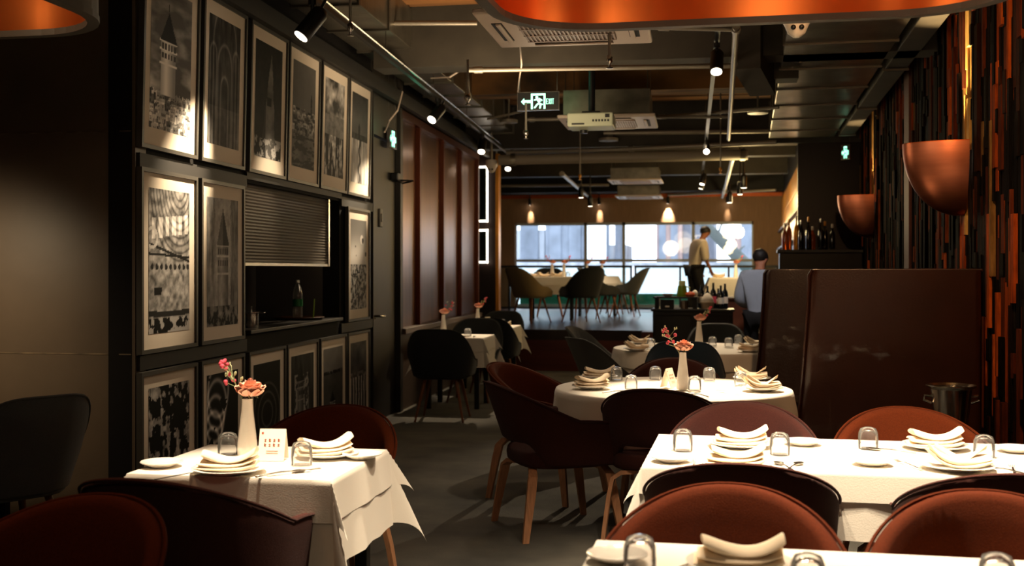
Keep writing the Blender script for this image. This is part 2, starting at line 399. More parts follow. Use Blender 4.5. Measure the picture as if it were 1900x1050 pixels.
# ------------------------------------------------------------------ outside the window
def outside():
    b = B(); b.box(-30, 40, 26.2, 90, -.4, -.3); g = tag(b.build('pavement', M['ground']), kind='structure')
    X = lambda px, Y: XY(px, Y)
    def bld(pxa, pxb, Y, z1, m, label, wins=0, base=-.3):
        t = thing('building', ((X(pxa, Y) + X(pxb, Y)) / 2, Y, -.3), 0, label, 'building')
        hw = (X(pxb, Y) - X(pxa, Y)) / 2
        B().box(-hw, hw, 0, 3, 0, z1 + .3).build('wall', m, t)
        for i in range(wins):
            x = -hw + (i + .5) * 2 * hw / wins
            B().box(x - hw / wins * .6, x + hw / wins * .6, -.05, .02, 2.0, 4.1).build('window', M['facaded'], t)
    bld(900, 1010, 40, 2.9, M['facade'], 'grey building at the left end of the view outside the window', 2)
    bld(1012, 1085, 38, 5, M['facaded'], 'dark grey building left of centre outside the window', 2)
    bld(1088, 1108, 36, 5, M['facadew'], 'narrow white pillar like building outside the window')
    bld(1110, 1162, 42, 2.4, M['facade'], 'low grey building in the middle of the window view', 2)
    bld(1218, 1262, 41, 5, M['facadeb'], 'brown building right of centre outside the window', 2)
    bld(1264, 1330, 44, 5, M['facade'], 'grey building behind the leaning trunk outside the window', 3)
    bld(1365, 1470, 40, 2.7, M['facadeb'], 'brown building at the right end of the window view', 2)
    t = thing('street_tree', LD(.195 * 33, 33, -.3), 0, 'bare leaning tree outside the right half of the window', 'tree')
    B().tube([(2.0, 0, 0), (1.2, 0, 1.0), (.2, 0, 2.1), (-.7, 0, 3.0), (-1.8, 0, 4.2)], [.28, .24, .2, .15, .1], 10).build('trunk', mat('bark', '585e5c', .9), t, True)
    bb = B()
    for i in range(14):
        k = random.random(); s_ = Vector((1.2 - 3 * k, 0, 1 + 3.1 * k)); d = Vector((random.uniform(-1, 1), random.uniform(-.5, .5), random.uniform(.2, 1))) * 1.1
        bb.tube([s_, s_ + d * .5 + Vector((0, 0, .1)), s_ + d], [.05, .03, .012], 5)
    bb.build('branches', mat('twig', '6d7270', .9), t)
    t = thing('street_wall', (X(1180, 34), 34, -.3), 0, 'long white street wall with coping outside the window', 'wall')
    B().box(-9, 9, 0, .3, 0, 1.9).build('wall_body', M['facadew'], t); B().box(-9, 9, -.05, .35, 1.9, 2.0).build('coping', M['facade'], t)
outside()

# ------------------------------------------------------------------ ceiling services
def zpt(px, py, z):                 # point above the eye line at column px, row py, height z
    return P(px, py, (z - EYE) * F / (HOR - py))
def pipe(name, pts, r, label, m='pipe', group='ceiling pipes', joints=True, cat='pipe'):
    o = thing(name, pts[0], 0, label, cat, group); q = [Vector(p) - Vector(pts[0]) for p in pts]
    B().tube(q, r, 10).build('pipe_run', M[m], o, True)
    if joints:
        for a, c in zip(q[:-1], q[1:]):
            d = (c - a); L = d.length; d.normalize()
            B().tube([a + d * min(.05, L * .1), a + d * min(.12, L * .25)], r * 1.35, 10).build('coupling', M['pipe'], o, True)
    return o
pipe('ceiling_pipe', [zpt(868, 185, 2.7), zpt(868, 130, 3.05), zpt(1362, 122, 3.05), zpt(1362, 60, 3.7)], .02, 'slim grey pipe crossing the ceiling just behind the exit sign')
pipe('ceiling_pipe', [zpt(1040, 40, 3.05), zpt(1208, 50, 3.05), zpt(1366, 54, 3.05)], .018, 'short grey pipe beside the nearest air conditioner')
pipe('ceiling_pipe', [zpt(1366, 50, 3.0), zpt(1352, 258, 3.0)], .022, 'grey pipe running away from the camera right of the centre track')
pipe('ceiling_pipe', [zpt(905, 221, 3.1), zpt(985, 203, 3.1)], .012, 'thin slanted conduit under the left side of the exit sign', joints=False)
pipe('ceiling_pipe', [zpt(975, 250, 2.95), zpt(976, 222, 3.1), zpt(1040, 221, 3.1)], .02, 'bent grey pipe left of the second air conditioner')
pipe('ceiling_pipe', [zpt(1215, 218, 3.15), zpt(1445, 199, 3.15)], .018, 'thin conduit from the second air conditioner towards the bar')
pipe('ceiling_pipe', [zpt(940, 283, 3.1), zpt(1160, 277, 3.1), zpt(1440, 264, 3.1)], .03, 'grey pipe above the large cream pipe')
pipe('ceiling_pipe', [zpt(1215, 217, 3.1), zpt(1352, 217, 3.1)], .016, 'thin grey conduit right of the second air conditioner')
pipe('ceiling_pipe', [zpt(1120, 247, 3.3), zpt(1430, 243, 3.3)], .03, 'pale conduit above the large cream pipe')
pipe('ceiling_pipe', [zpt(660, 43, 3.45), zpt(885, 43, 3.45)], .02, 'pale pipe at the top left near the nearest track spotlight')
pipe('ceiling_pipe', [zpt(1360, 292, 3.1), zpt(1345, 350, 3.1), zpt(1340, 366, 3.05)], .035, 'curved grey pipe in the dark ceiling over the upper floor')
pipe('ceiling_pipe', [zpt(1042, 322, 3.1), zpt(1098, 370, 3.12)], .035, 'grey diagonal conduit over the dining tables of the upper floor')
pipe('ceiling_pipe', [zpt(930, 345, 3.2), zpt(1130, 343, 3.2)], .03, 'thin horizontal pipe far back over the upper floor', joints=False)
pipe('ceiling_pipe', [zpt(1240, 362, 3.15), zpt(1440, 352, 3.15)], .03, 'thin slanted pipe far back near the bar', joints=False)
for px, py, lab in ((650, 58, 'sprinkler head hanging by the nearest track spotlight'), (868, 188, 'sprinkler head under the left end of the cross pipe'), (1131, 118, 'sprinkler head behind the nearest air conditioner'),
                    (976, 252, 'sprinkler head left of the second air conditioner'), (1076, 330, 'brass sprinkler head below the large cream pipe, left of centre'), (1337, 318, 'brass sprinkler head below the large cream pipe at its right')):
    o = thing('sprinkler', zpt(px, py, 2.68 if py > 80 else 2.9), 0, lab, 'sprinkler', 'ceiling sprinklers')
    B().tube([(0, 0, .03), (0, 0, .3 if px in (976, 868) else 3.74 - o.location.z)], .009).build('drop_pipe', M['pipe'], o)
    B().lathe([(.004, -.03), (.022, -.028), (.022, -.024), (.008, -.02), (.008, .0), (.018, .01), (.018, .04), (.01, .05)], 12).build('head', M['steel'] if py < 300 else M['gold'], o, True)
# large pipe with sagging end
o = thing('cream_pipe', zpt(925, 297, 2.98), 0, 'large cream coloured pipe crossing the ceiling before the upper floor', 'pipe')
a = Vector(zpt(925, 297, 2.98)); e = Vector(zpt(1387, 287, 3.02))
B().tube([Vector((0, 0, 0)), e - a], .07, 16).build('pipe_run', mat('cream_pipe', '8f8574', .5), o, True)
for k in (.05, .97): B().tube([(e - a) * k, (e - a) * (k + .02)], .085, 16).build('collar', M['galv'], o, True)
# beams
def slab(name, A, E, y0, y1, m, kind='structure'):
    b = B(); b.box(A[0], E[0], A[1], E[1], y0, y1); return struct(b, name, m)
for i, (Y, z0, dy, m_) in enumerate(((6.2, 3.45, .35, 'beam'), (9.35, 3.2, .32, 'beam'), (12.2, 3.4, .35, 'concrete'), (15.4, 3.15, .3, 'beam'), (19, 3.35, .3, 'beam'), (22.5, 3.35, .3, 'beam'))):
    b = B(); b.box(-2.9 if Y < 15 else -6, 3.6 if Y < 12 else 4.6, Y, Y + dy, z0, 3.76); struct(b, 'trim_%d' % (14 + i), M[m_])
# timber formwork boards on the slab
b = B(); random.seed(3)
for i in range(26):
    y = 5.6 + i * .36; b.box(-2.7, 3.6, y, y + .34, 3.70 + random.uniform(-.015, .015), 3.76)
struct(b, 'trim_20', mat('formwork', '3a2613', .9, col2='8a5c2c', vscale=1.2, stretch=(.5, 6, 1)))
# ducts
def duct(l0, k, D0, D1, y0, y1, z0, z1, label, seam=.9, m='galv'):
    Mx = frame(l0, k); ang = math.atan2(Mx[1][0], Mx[0][0]); nn = math.hypot(1, k)
    o = thing('air_duct', Mx @ Vector((D0 * nn, 0, z0)), ang, label, 'air duct')
    L = (D1 - D0) * nn; B().box(0, L, y0, y1, 0, z1 - z0, .006).build('duct_body', M[m], o)
    k_ = 0; s = seam
    while s < L - .1: B().box(s - .02, s + .02, y0 - .015, y1 + .015, -.015, z1 - z0 + .012).build('flange', M['flange'], o); s += seam
    return o
duct(R0, KR, 5.2, 14.6, .36, 1.18, 3.2, 3.55, 'wide galvanised duct running above the mosaic wall towards the bar', 1.1)
duct(R0, KR, 5.0, 14.6, .12, .3, 3.2, 3.4, 'narrow grey duct tight against the mosaic wall at the ceiling', 2.4, 'beam')
duct(L0, KL, 5.6, 17, -.62, -.14, 3.36, 3.7, 'galvanised duct along the ceiling above the framed pictures', .85)
# cross duct with elbow near the centre
o = thing('air_duct', zpt(1385, 100, 3.25), 0, 'grey duct elbow hanging right of the centre track', 'air duct')
q = [zpt(1385, 75, 3.3), zpt(1415, 130, 3.22), zpt(1480, 128, 3.22)]
q = [Vector(p) - o.location for p in q]
B().strip([q[0], q[1]], .45, .22, (0, 0, 1)).build('duct_body', M['beam'], o); B().strip([q[1], q[2]], .2, .25, (0, 0, 1)).build('duct_branch', M['beam'], o)
# ---- cable and hanging wires
o = tag(B().tube([zpt(965, 88, 3.0), zpt(968, 120, 3.05), zpt(963, 150, 3.1), zpt(961, 172, 3.12)], .006, 6).build('sign_cable', M['white']), 'thin white cable dropping to the left end of the exit sign', 'cable')
o = tag(B().tube([zpt(800, 145, 3.3), zpt(835, 143, 3.25), zpt(868, 122, 3.35)], .008, 6).build('hanging_cable', M['white']), 'loose white cable sagging left of the cross pipe', 'cable')
o = tag(B().tube([zpt(747, 170, 3.2), zpt(738, 205, 3.0), zpt(722, 225, 2.9), zpt(714, 245, 2.75)], .008, 6).build('hanging_cable', M['white']), 'white cable dropping to the green cross shaped sign on the left wall', 'cable')

# air conditioners
def make_ac():
    o = thing('ceiling_air_conditioner', cat='air conditioner')
    B().box(-.475, .475, -.475, .475, 0, .035, .012).build('panel', M['white'], o)
    B().box(-.42, .42, -.42, .42, .03, .28).build('housing', M['galv'], o)
    b = B()
    b.box(-.27, .27, -.27, .27, -.006, .004)
    b.build('grille_backing', M['vent'], o)
    b = B()
    for i in range(23): x = -.26 + i * .52 / 22; b.box(x - .005, x + .005, -.26, .26, -.012, -.004)
    for y in (-.26, -.09, .09, .26): b.box(-.27, .27, y - .008, y + .008, -.014, -.004)
    b.build('grille', mat('ac_grille', 'a58f80', .5), o)
    for k in range(4):
        b = B(); b.X = Matrix.Rotation(k * PI / 2, 4, 'Z'); b.box(-.24, .24, .35, .41, -.004, .004); b.build('slot', M['blackm'], o)
        b = B(); b.X = Matrix.Rotation(k * PI / 2, 4, 'Z'); b.box(-.24, .24, .355, .385, -.014, -.003, .003); b.build('louver', M['white'], o)
    for x in (-.4, .4):
        for y in (-.4, .4): B().tube([(x, y, .05), (x, y, .85)], .006, 6).build('hanger_rod', M['steel'], o)
    return o
cpt = (zpt(932, 88, 2.87) + zpt(1212, 80, 2.87)) / 2 - Vector((0, .46, 0))
put('ac', make_ac, (cpt.x, cpt.y, 2.87), .02, 'white ceiling air conditioner nearest the camera, partly behind the copper shade', group='ceiling air conditioners')
cpt = (zpt(1062, 243, 2.95) + zpt(1217, 238, 2.95)) / 2 - Vector((0, .5, 0))
put('ac', make_ac, (cpt.x, cpt.y, 2.95), .02, 'white ceiling air conditioner behind the projector', group='ceiling air conditioners')
c2 = zpt(1180, 338, 3.05); put('ac', make_ac, (c2.x, c2.y, 3.05), 0, 'dim ceiling air conditioner over the upper floor, before the window', group='ceiling air conditioners', scale=(1, 1, .8))
c2 = zpt(1190, 370, 2.98); put('ac', make_ac, (c2.x, c2.y - .6, 2.98), 0, 'farthest ceiling air conditioner, close to the window wall', group='ceiling air conditioners', scale=(1, 1, .8))
# projector on its black pole
pj = zpt(1098, 226, 2.78)
o = thing('projector', pj, .02, 'pale projector hanging from a black ceiling pole', 'projector')
B().box(-.2, .2, -.17, .17, -.06, .06, .015).build('housing', mat('projector_body', '9aa08a', .5), o)
for i in range(6): B().box(.02 + i * .026, .035 + i * .026, -.173, -.168, -.02, .0).build('vent', M['black'], o)
B().box(-.16, -.05, -.173, -.168, -.045, -.03).build('nameplate', M['black'], o); B().box(.13, .17, -.173, -.168, .015, .045).build('control_panel', M['black'], o)
B().lathe([(.001, 0), (.035, 0), (.035, .03), (.001, .03)], 16, 0, 0).build('lens', M['black'], o, True, loc=(-.08, .1, -.09))
B().box(-.08, .08, -.08, .08, .06, .085).build('bracket', M['black'], o)
B().tube([(0, 0, .08), (0, 0, .95)], .03).build('pole', M['black'], o, True)
for px, py, r, lab in ((944, 227, .11, 'left'), (1406, 210, .12, 'right'), (1129, 261, .13, 'middle')):
    c_ = zpt(px, py, 3.3 if px != 1129 else 3.2)
    o = thing('ceiling_speaker', c_, 0, 'small round pale ceiling disc, %s one of three behind the exit sign' % lab, 'ceiling speaker', 'round ceiling discs')
    B().lathe([(r * .2, -.01), (r, -.005), (r, .03), (r * .5, .05)], 24).build('disc', M['pipe'], o, True)
    B().tube([(0, 0, .04), (0, 0, .46)], .01).build('stem', M['pipe'], o)

# ------------------------------------------------------------------ tracks and spotlights
def ontrack(a, e, px, dz=.15):
    lo, hi = 0.0, 1.0
    def col(t): p = Vector(a).lerp(Vector(e), t); return 950 + F * (p.dot(RV)) / (p.dot(FV))
    up = col(1) > col(0)
    for _ in range(40):
        m_ = (lo + hi) / 2
        if (col(m_) < px) == up: lo = m_
        else: hi = m_
    p = Vector(a).lerp(Vector(e), lo); p.z -= dz; return p
def track(a, e, label, drop=.6):
    o = thing('lighting_track', a, 0, label, 'lighting track'); q = Vector(e) - Vector(a)
    B().strip([Vector((0, 0, 0)), q], .035, .03, Vector((0, 0, 1)).cross(q)).build('rail', M['black'], o)
    B().tube([Vector((.0, 0, .045)), q + Vector((0, 0, .045))], .009, 6).build('conduit', M['steel'], o, True)
    for i in range(6): p = q * (i / 5 * .96 + .02); B().tube([p + Vector((0, 0, .02)), p + Vector((0, 0, drop))], .004, 5).build('hanger', M['steel'], o)
    return o
def make_spot():
    o = thing('track_spotlight', cat='spotlight')     # local -Z is the beam direction
    B().lathe([(.0405, -.1), (.043, -.1), (.045, -.095), (.045, .06), (.03, .085), (.008, .09)], 20).build('barrel', M['black'], o, True, 50)
    B().lathe([(.001, -.104), (.037, -.1035), (.037, -.1015), (.001, -.1015)], 20).build('lamp_face', M['emitw'], o, True)
    B().tube([(.0, 0, .04), (.0, .02, .14)], .008).build('yoke', M['black'], o)
    return o
def spotlight(loc, target, label, watts, deg, col=(1, .78, .52), blend=.7, sc=1, top=3.14):
    loc = Vector(loc); d = (Vector(target) - loc).normalized()
    o = put('spotl', make_spot, loc, 0, label, group='track spotlights'); o.scale = (sc, sc, sc)
    o.rotation_euler = d.to_track_quat('-Z', 'Y').to_euler()
    Rm = o.rotation_euler.to_matrix().inverted(); h_ = Rm @ Vector((0, 0, top - loc.z)) / sc
    B().tube([(0, 0, 0), h_], .011, 8).build('stem', M['black'], o); e_ = h_.normalized()
    B().tube([h_ - e_ * .03, h_], .022, 10).build('track_adapter', M['black'], o)
    if watts: spot('spot_lamp', loc + d * .115 * sc, target, watts, deg, col, blend, .03)
ta, te = zpt(560, -20, 3.15), zpt(950, 290, 3.15)
track(ta, te, 'black lighting track along the left wall above the pictures')
ca, ce = zpt(1333, 45, 3.12), zpt(1303, 328, 3.12)
track(ca, ce, 'black lighting track down the middle of the ceiling')
spotlight(ontrack(ta, te, 580), ML @ Vector((wl(338), 0, 1.98)), 'large black track spotlight angled at the nearest pictures', 330, 40, sc=1.2, blend=1)
spotlight(ontrack(ta, te, 812), ML @ Vector((wl(655), 0, 1.95)), 'second black spotlight on the left track, turned to the last picture column', 260, 32, sc=1.15, blend=1)
spotlight(ontrack(ta, te, 895), P(845, 600, 12.3), 'third black spotlight on the left track', 260, 30, sc=1.1)
spotlight(ontrack(ta, te, 943), P(925, 600, 14.4), 'black spotlight at the far end of the left track', 300, 28, sc=1.05)
spotlight(ontrack(ca, ce, 1330), PZ(1310, 725, .75), 'brightly lit black spotlight nearest on the centre track', 700, 36, sc=1.05)
spotlight(ontrack(ca, ce, 1311), PZ(1300, 648, .75), 'second black spotlight on the centre track', 420, 40, sc=.95)
spotlight(ontrack(ca, ce, 1304.5), LD(2.6, 18, .6), 'third black spotlight on the centre track', 120, 40)
spotlight(ontrack(ca, ce, 1303.5), LD(2.6, 20, .6), 'small black spotlight at the end of the centre track', 60, 40)
bl = [zpt(985, 372, 2.98), zpt(1112, 371, 2.98), zpt(1237, 371, 2.98), zpt(1347, 372, 2.98)]
for i, (q, wt) in enumerate(zip(bl, (60, 60, 170, 18))):
    q = Vector((XY((985, 1113, 1240, 1350)[i], YB), YB - .16, 3.05))
    spotlight(q, (q.x, YB, 2.72), 'small spotlight washing the wall over the window, number from the left: ' + ('first', 'second', 'third', 'fourth')[i], wt, 50 if i == 2 else 28, sc=.8, top=3.2)
fx = [(1095, 372, 20.5), (1078, 356, 20), (1354, 365, 20), (1373, 348, 17), (1380, 335, 16)]
for i, (px, py, D) in enumerate(fx):
    q = P(px, py, D); spotlight(q, (q.x, q.y + .3, 1.0), ('small black spotlight over the tables of the upper floor', 'small black spotlight left of the farthest air conditioner', 'small black spotlight near the bar end of the window wall', 'white lit spotlight close to the bar shelves', 'dim spotlight above the bar shelves, nearer the camera')[i], 90 if i < 2 else 25, 60, top=3.745)

# ------------------------------------------------------------------ big copper shades
def shade(cx, cy, W_, Dp, rz, z0, H, label):
    o = thing('copper_lamp_shade', (cx, cy, z0), rz, label, 'lamp shade', 'large copper ceiling shades'); R = .38
    def loop(off, z, n=9):
        pts = []
        for qx, qy, a0 in ((1, 1, 0), (-1, 1, PI / 2), (-1, -1, PI), (1, -1, 1.5 * PI)):
            for k in range(n + 1):
                a = a0 + k * PI / 2 / n; pts.append((qx * (W_ / 2 - R) + (R + off) * math.cos(a), qy * (Dp / 2 - R) + (R + off) * math.sin(a), z))
        return pts
    def ribbed(z):
        base = loop(0, z, 14); out = []
        for i in range(len(base)):
            a = Vector(base[i]); c = Vector(base[(i + 1) % len(base)]); L = (c - a).length; m_ = max(1, int(L / .02))
            for k in range(m_): out.append(a.lerp(c, k / m_))
        n = len(out); res = []
        for i, p in enumerate(out):
            t = (out[(i + 1) % n] - out[i - 1]).normalized(); nn = Vector((t.y, -t.x, 0)); res.append(p - nn * (.0011 if i % 2 else .0))
        return res
    B().rings([ribbed(.02), ribbed(H - .01)], caps=False).build('copper_lining', M['copperin'], o, True, 20)
    B().rings([loop(.006, .0), loop(.03, .0), loop(.03, H), loop(.006, H)], loop=True).build('outer_shell', M['rim'], o)
    B().rings([loop(-.012, -.004), loop(.034, -.004), loop(.034, .022), loop(-.012, .022)], loop=True).build('rim', M['rim'], o)
    B().rings([loop(.005, H - .02), loop(.005, H)]).build('top_panel', M['copperin'], o)
    b = B()
    for x in (-W_ / 2 + .4, W_ / 2 - .4): b.tube([(x, 0, H), (x, 0, 3.74 - z0)], .008)
    b.build('suspension_rods', M['black'], o)
    for i, x in enumerate((-.55, 0, .55)):
        B().lathe([(.001, H - .02), (.05, H - .02), (.055, H - .12), (.05, H - .12), (.045, H - .04), (.001, H - .04)], 20, x, 0).build('down_light', M['black'], o, True)
        B().lathe([(.001, H - .07), (.044, H - .07), (.044, H - .075), (.001, H - .075)], 16, x, 0).build('lamp_face', M['emitw'], o)
    return o
c1 = LD(.80, 3.86); shade(c1.x, c1.y, 1.86, 1.28, AR - PI / 2, 2.45, .42, 'large rounded copper lined ceiling shade above the right tables')
c2 = LD(-2.68, 4.2); shade(c2.x, c2.y, 2.0, 1.28, -.0, 2.45, .42, 'copper lined ceiling shade cut off at the top left corner of the photo')
for l, D, wt in ((.32, 3.84, 170), (.87, 3.86, 330), (1.42, 3.88, 330)):
    q = LD(l, D, 2.75); spot('shade_lamp', q, LD(l + .2, D + .1, .75), wt, 92, (1, .8, .56), .8, .04)
point('shade_glow', LD(.1, 3.9, 2.62), 2.0, (1, .7, .42), .12); point('shade_glow', LD(1.6, 3.9, 2.62), 2.0, (1, .7, .42), .12)
point('shade_glow', LD(.9, 3.9, 2.62), 1.6, (1, .7, .42), .12); point('shade_glow', LD(-2.1, 4.3, 2.62), 4.0, (1, .7, .42), .12)
spot('left_table_lamp', LD(-.75, 4.1, 3.3), LD(-.88, 4.05, .75), 620, 30, (1, .8, .56), .85, .05)
spot('taupe_wash', LD(-3.3, 5.2, 1.75), LD(-3.1, 6.2, 1.0), 42, 110, (1, .75, .46), 1, .1)
spot('chair_lamp', LD(-1.6, 3.2, 3.2), LD(-1.45, 3.3, .7), 30, 50, (1, .5, .22), .9, .1)
spot('aisle_wash', LD(.1, 7.5, 3.3), LD(-.3, 7.0, 0), 35, 100, (1, .8, .6), 1, .1)
spot('hatch_lamp', LD(-.9, 7.9, 3.0), ML @ Vector((wl(490), 0, 1.9)), 90, 34, (1, .8, .55), .9, .05)

# ------------------------------------------------------------------ wall sconces
def make_sconce():
    o = thing('wall_sconce', cat='wall lamp')      # wall plane y=0, room towards +y, open top at z=0
    n, m_ = 18, 14; W_, Dp, H = .24, .395, .49
    def bowl(sc, dz=0):
        rs = []
        for j in range(m_ + 1):
            t = j / m_ * PI / 2; r = math.cos(t) ** .9; z = -H * math.sin(t) * sc
            rs.append([(W_ * sc * r * math.cos(PI * i / n), Dp * sc * r * math.sin(PI * i / n) * (1), z) for i in range(n + 1)])
        return rs
    outer = bowl(1); inner = bowl(.955)
    b = B()
    for R in (outer, inner):
        V = [[b._v(p) for p in r] for r in R]
        for a in range(m_ - 0):
            for i in range(n):
                try: b.bm.faces.new((V[a][i], V[a][i + 1], V[a + 1][i + 1], V[a + 1][i]))
                except Exception: pass
    bmesh.ops.remove_doubles(b.bm, verts=b.bm.verts, dist=1e-5)
    b.build('bowl', M['coppersat'], o, True, 60)
    b = B(); b.rings([[p for p in (Vector(q) * 1.0 for q in outer[0])], [Vector(q) + Vector((0, 0, .006)) for q in outer[0]], [Vector(q) + Vector((0, 0, .006)) for q in inner[0]], [Vector(q) for q in inner[0]]], caps=False, closed=False, loop=True)
    b.build('rim', M['copper'], o, True)
    B().box(-.07, .07, .0, .035, -.3, -.02, .005).build('back_plate', M['copper'], o)
    B().ball((0, .14, -.12), .035).build('bulb', M['emitw'], o, True)
    return o
for px, z_, lab, wt in ((1793, 2.33, 'large copper half bowl sconce nearest on the mosaic wall', 9), (1622, 2.34, 'smaller looking copper half bowl sconce farther along the mosaic wall', 5)):
    q = MR @ Vector((rs_(px), .022, z_)); put('sconce', make_sconce, q, AR, lab, group='copper wall sconces')
    u = MR @ Vector((rs_(px), .11, z_ + .02)); spot('sconce_uplight', u, MR @ Vector((rs_(px), .03, z_ + 1.2)), wt * 22, 50, (1, .68, .32), .8, .03)
for px, z_ in ((1793, 2.33), (1622, 2.34)):
    l = R0 + KR * rs_(px) / NR; D = rs_(px) / NR
    spot('sconce_accent', LD(l - 1.6, D - 1.2, 3.1), LD(l - .25, D, z_ - .3), 130, 20, (1, .75, .5), .9, .08)
spot('mosaic_wash', LD(1.5, 4.6, 3.1), MR @ Vector((7.6, 0, 1.3)), 150, 80, (1, .55, .25), 1, .1)

# ------------------------------------------------------------------ framed prints
random.seed(11)
def fbm(H_, W_, sx, sy, seed, oct=4):
    r = np.random.RandomState(seed); out = np.zeros((H_, W_)); amp = 1; tot = 0
    for k in range(oct):
        gx, gy = max(2, int(sx * 2 ** k) + 2), max(2, int(sy * 2 ** k) + 2); g = r.rand(gy, gx)
        yy = np.linspace(0, gy - 1.001, H_); xx = np.linspace(0, gx - 1.001, W_); y0 = yy.astype(int); x0 = xx.astype(int)
        fy = (yy - y0)[:, None]; fx = (xx - x0)[None]; fy = fy * fy * (3 - 2 * fy); fx = fx * fx * (3 - 2 * fx)
        v = g[y0][:, x0] * (1 - fy) * (1 - fx) + g[y0][:, x0 + 1] * (1 - fy) * fx + g[y0 + 1][:, x0] * fy * (1 - fx) + g[y0 + 1][:, x0 + 1] * fy * fx
        out += v * amp; tot += amp; amp *= .55
    return out / tot
HH, WW = 132, 60
yy, xx = np.mgrid[0:HH, 0:WW]; V_ = 1 - yy / (HH - 1); U_ = xx / (WW - 1)      # V_=1 top
def blocks(seed, n=90, y0=0, y1=.3, lo=.2, hi=1, sz=(.03, .12)):
    r = np.random.RandomState(seed); a = np.zeros((HH, WW)) + lo * .7
    for i in range(n):
        cx, cy = r.rand(), y0 + (y1 - y0) * (1 - i / n) * 1.0; w_, h_ = r.uniform(*sz), r.uniform(*sz) * .5; v = r.uniform(lo, hi)
        m_ = (abs(U_ - cx) < w_) & (abs(V_ - cy) < h_); a[m_] = v
        a[(abs(U_ - cx + w_ * .3) < w_ * .18) & (abs(V_ - cy) < h_ * .4)] = v * .3
        a[(abs(U_ - cx - w_ * .4) < w_ * .18) & (abs(V_ - cy) < h_ * .4)] = v * .3
    return a
def tower(a, cx, base, bw, top, v, dark=.15, cone=.3):
    hgt = top - base; ct = top - hgt * cone
    shade_ = .55 + .6 * np.clip(1 - abs(U_ - cx + bw * .3) / bw, 0, 1)
    m_ = (abs(U_ - cx) < bw) & (V_ > base) & (V_ < ct); a[m_] = (v * shade_)[m_]
    for k, h_ in enumerate((.0, .1, .27)):
        zc = ct - hgt * h_; m_ = (abs(U_ - cx) < bw * 1.18) & (abs(V_ - zc) < .008); a[m_] = v * 1.4
    for row in (.06, .17):
        for i in range(5):
            m_ = (abs(U_ - (cx - bw * .8 + i * bw * .4)) < bw * .11) & (abs(V_ - (ct - hgt * row)) < .022); a[m_] = v * .2
    m_ = (V_ >= ct) & (V_ < top) & (abs(U_ - cx) < bw * 1.15 * (top - V_) / (top - ct)); a[m_] = dark * (.6 + .8 * (U_ < cx))[m_]
    return a
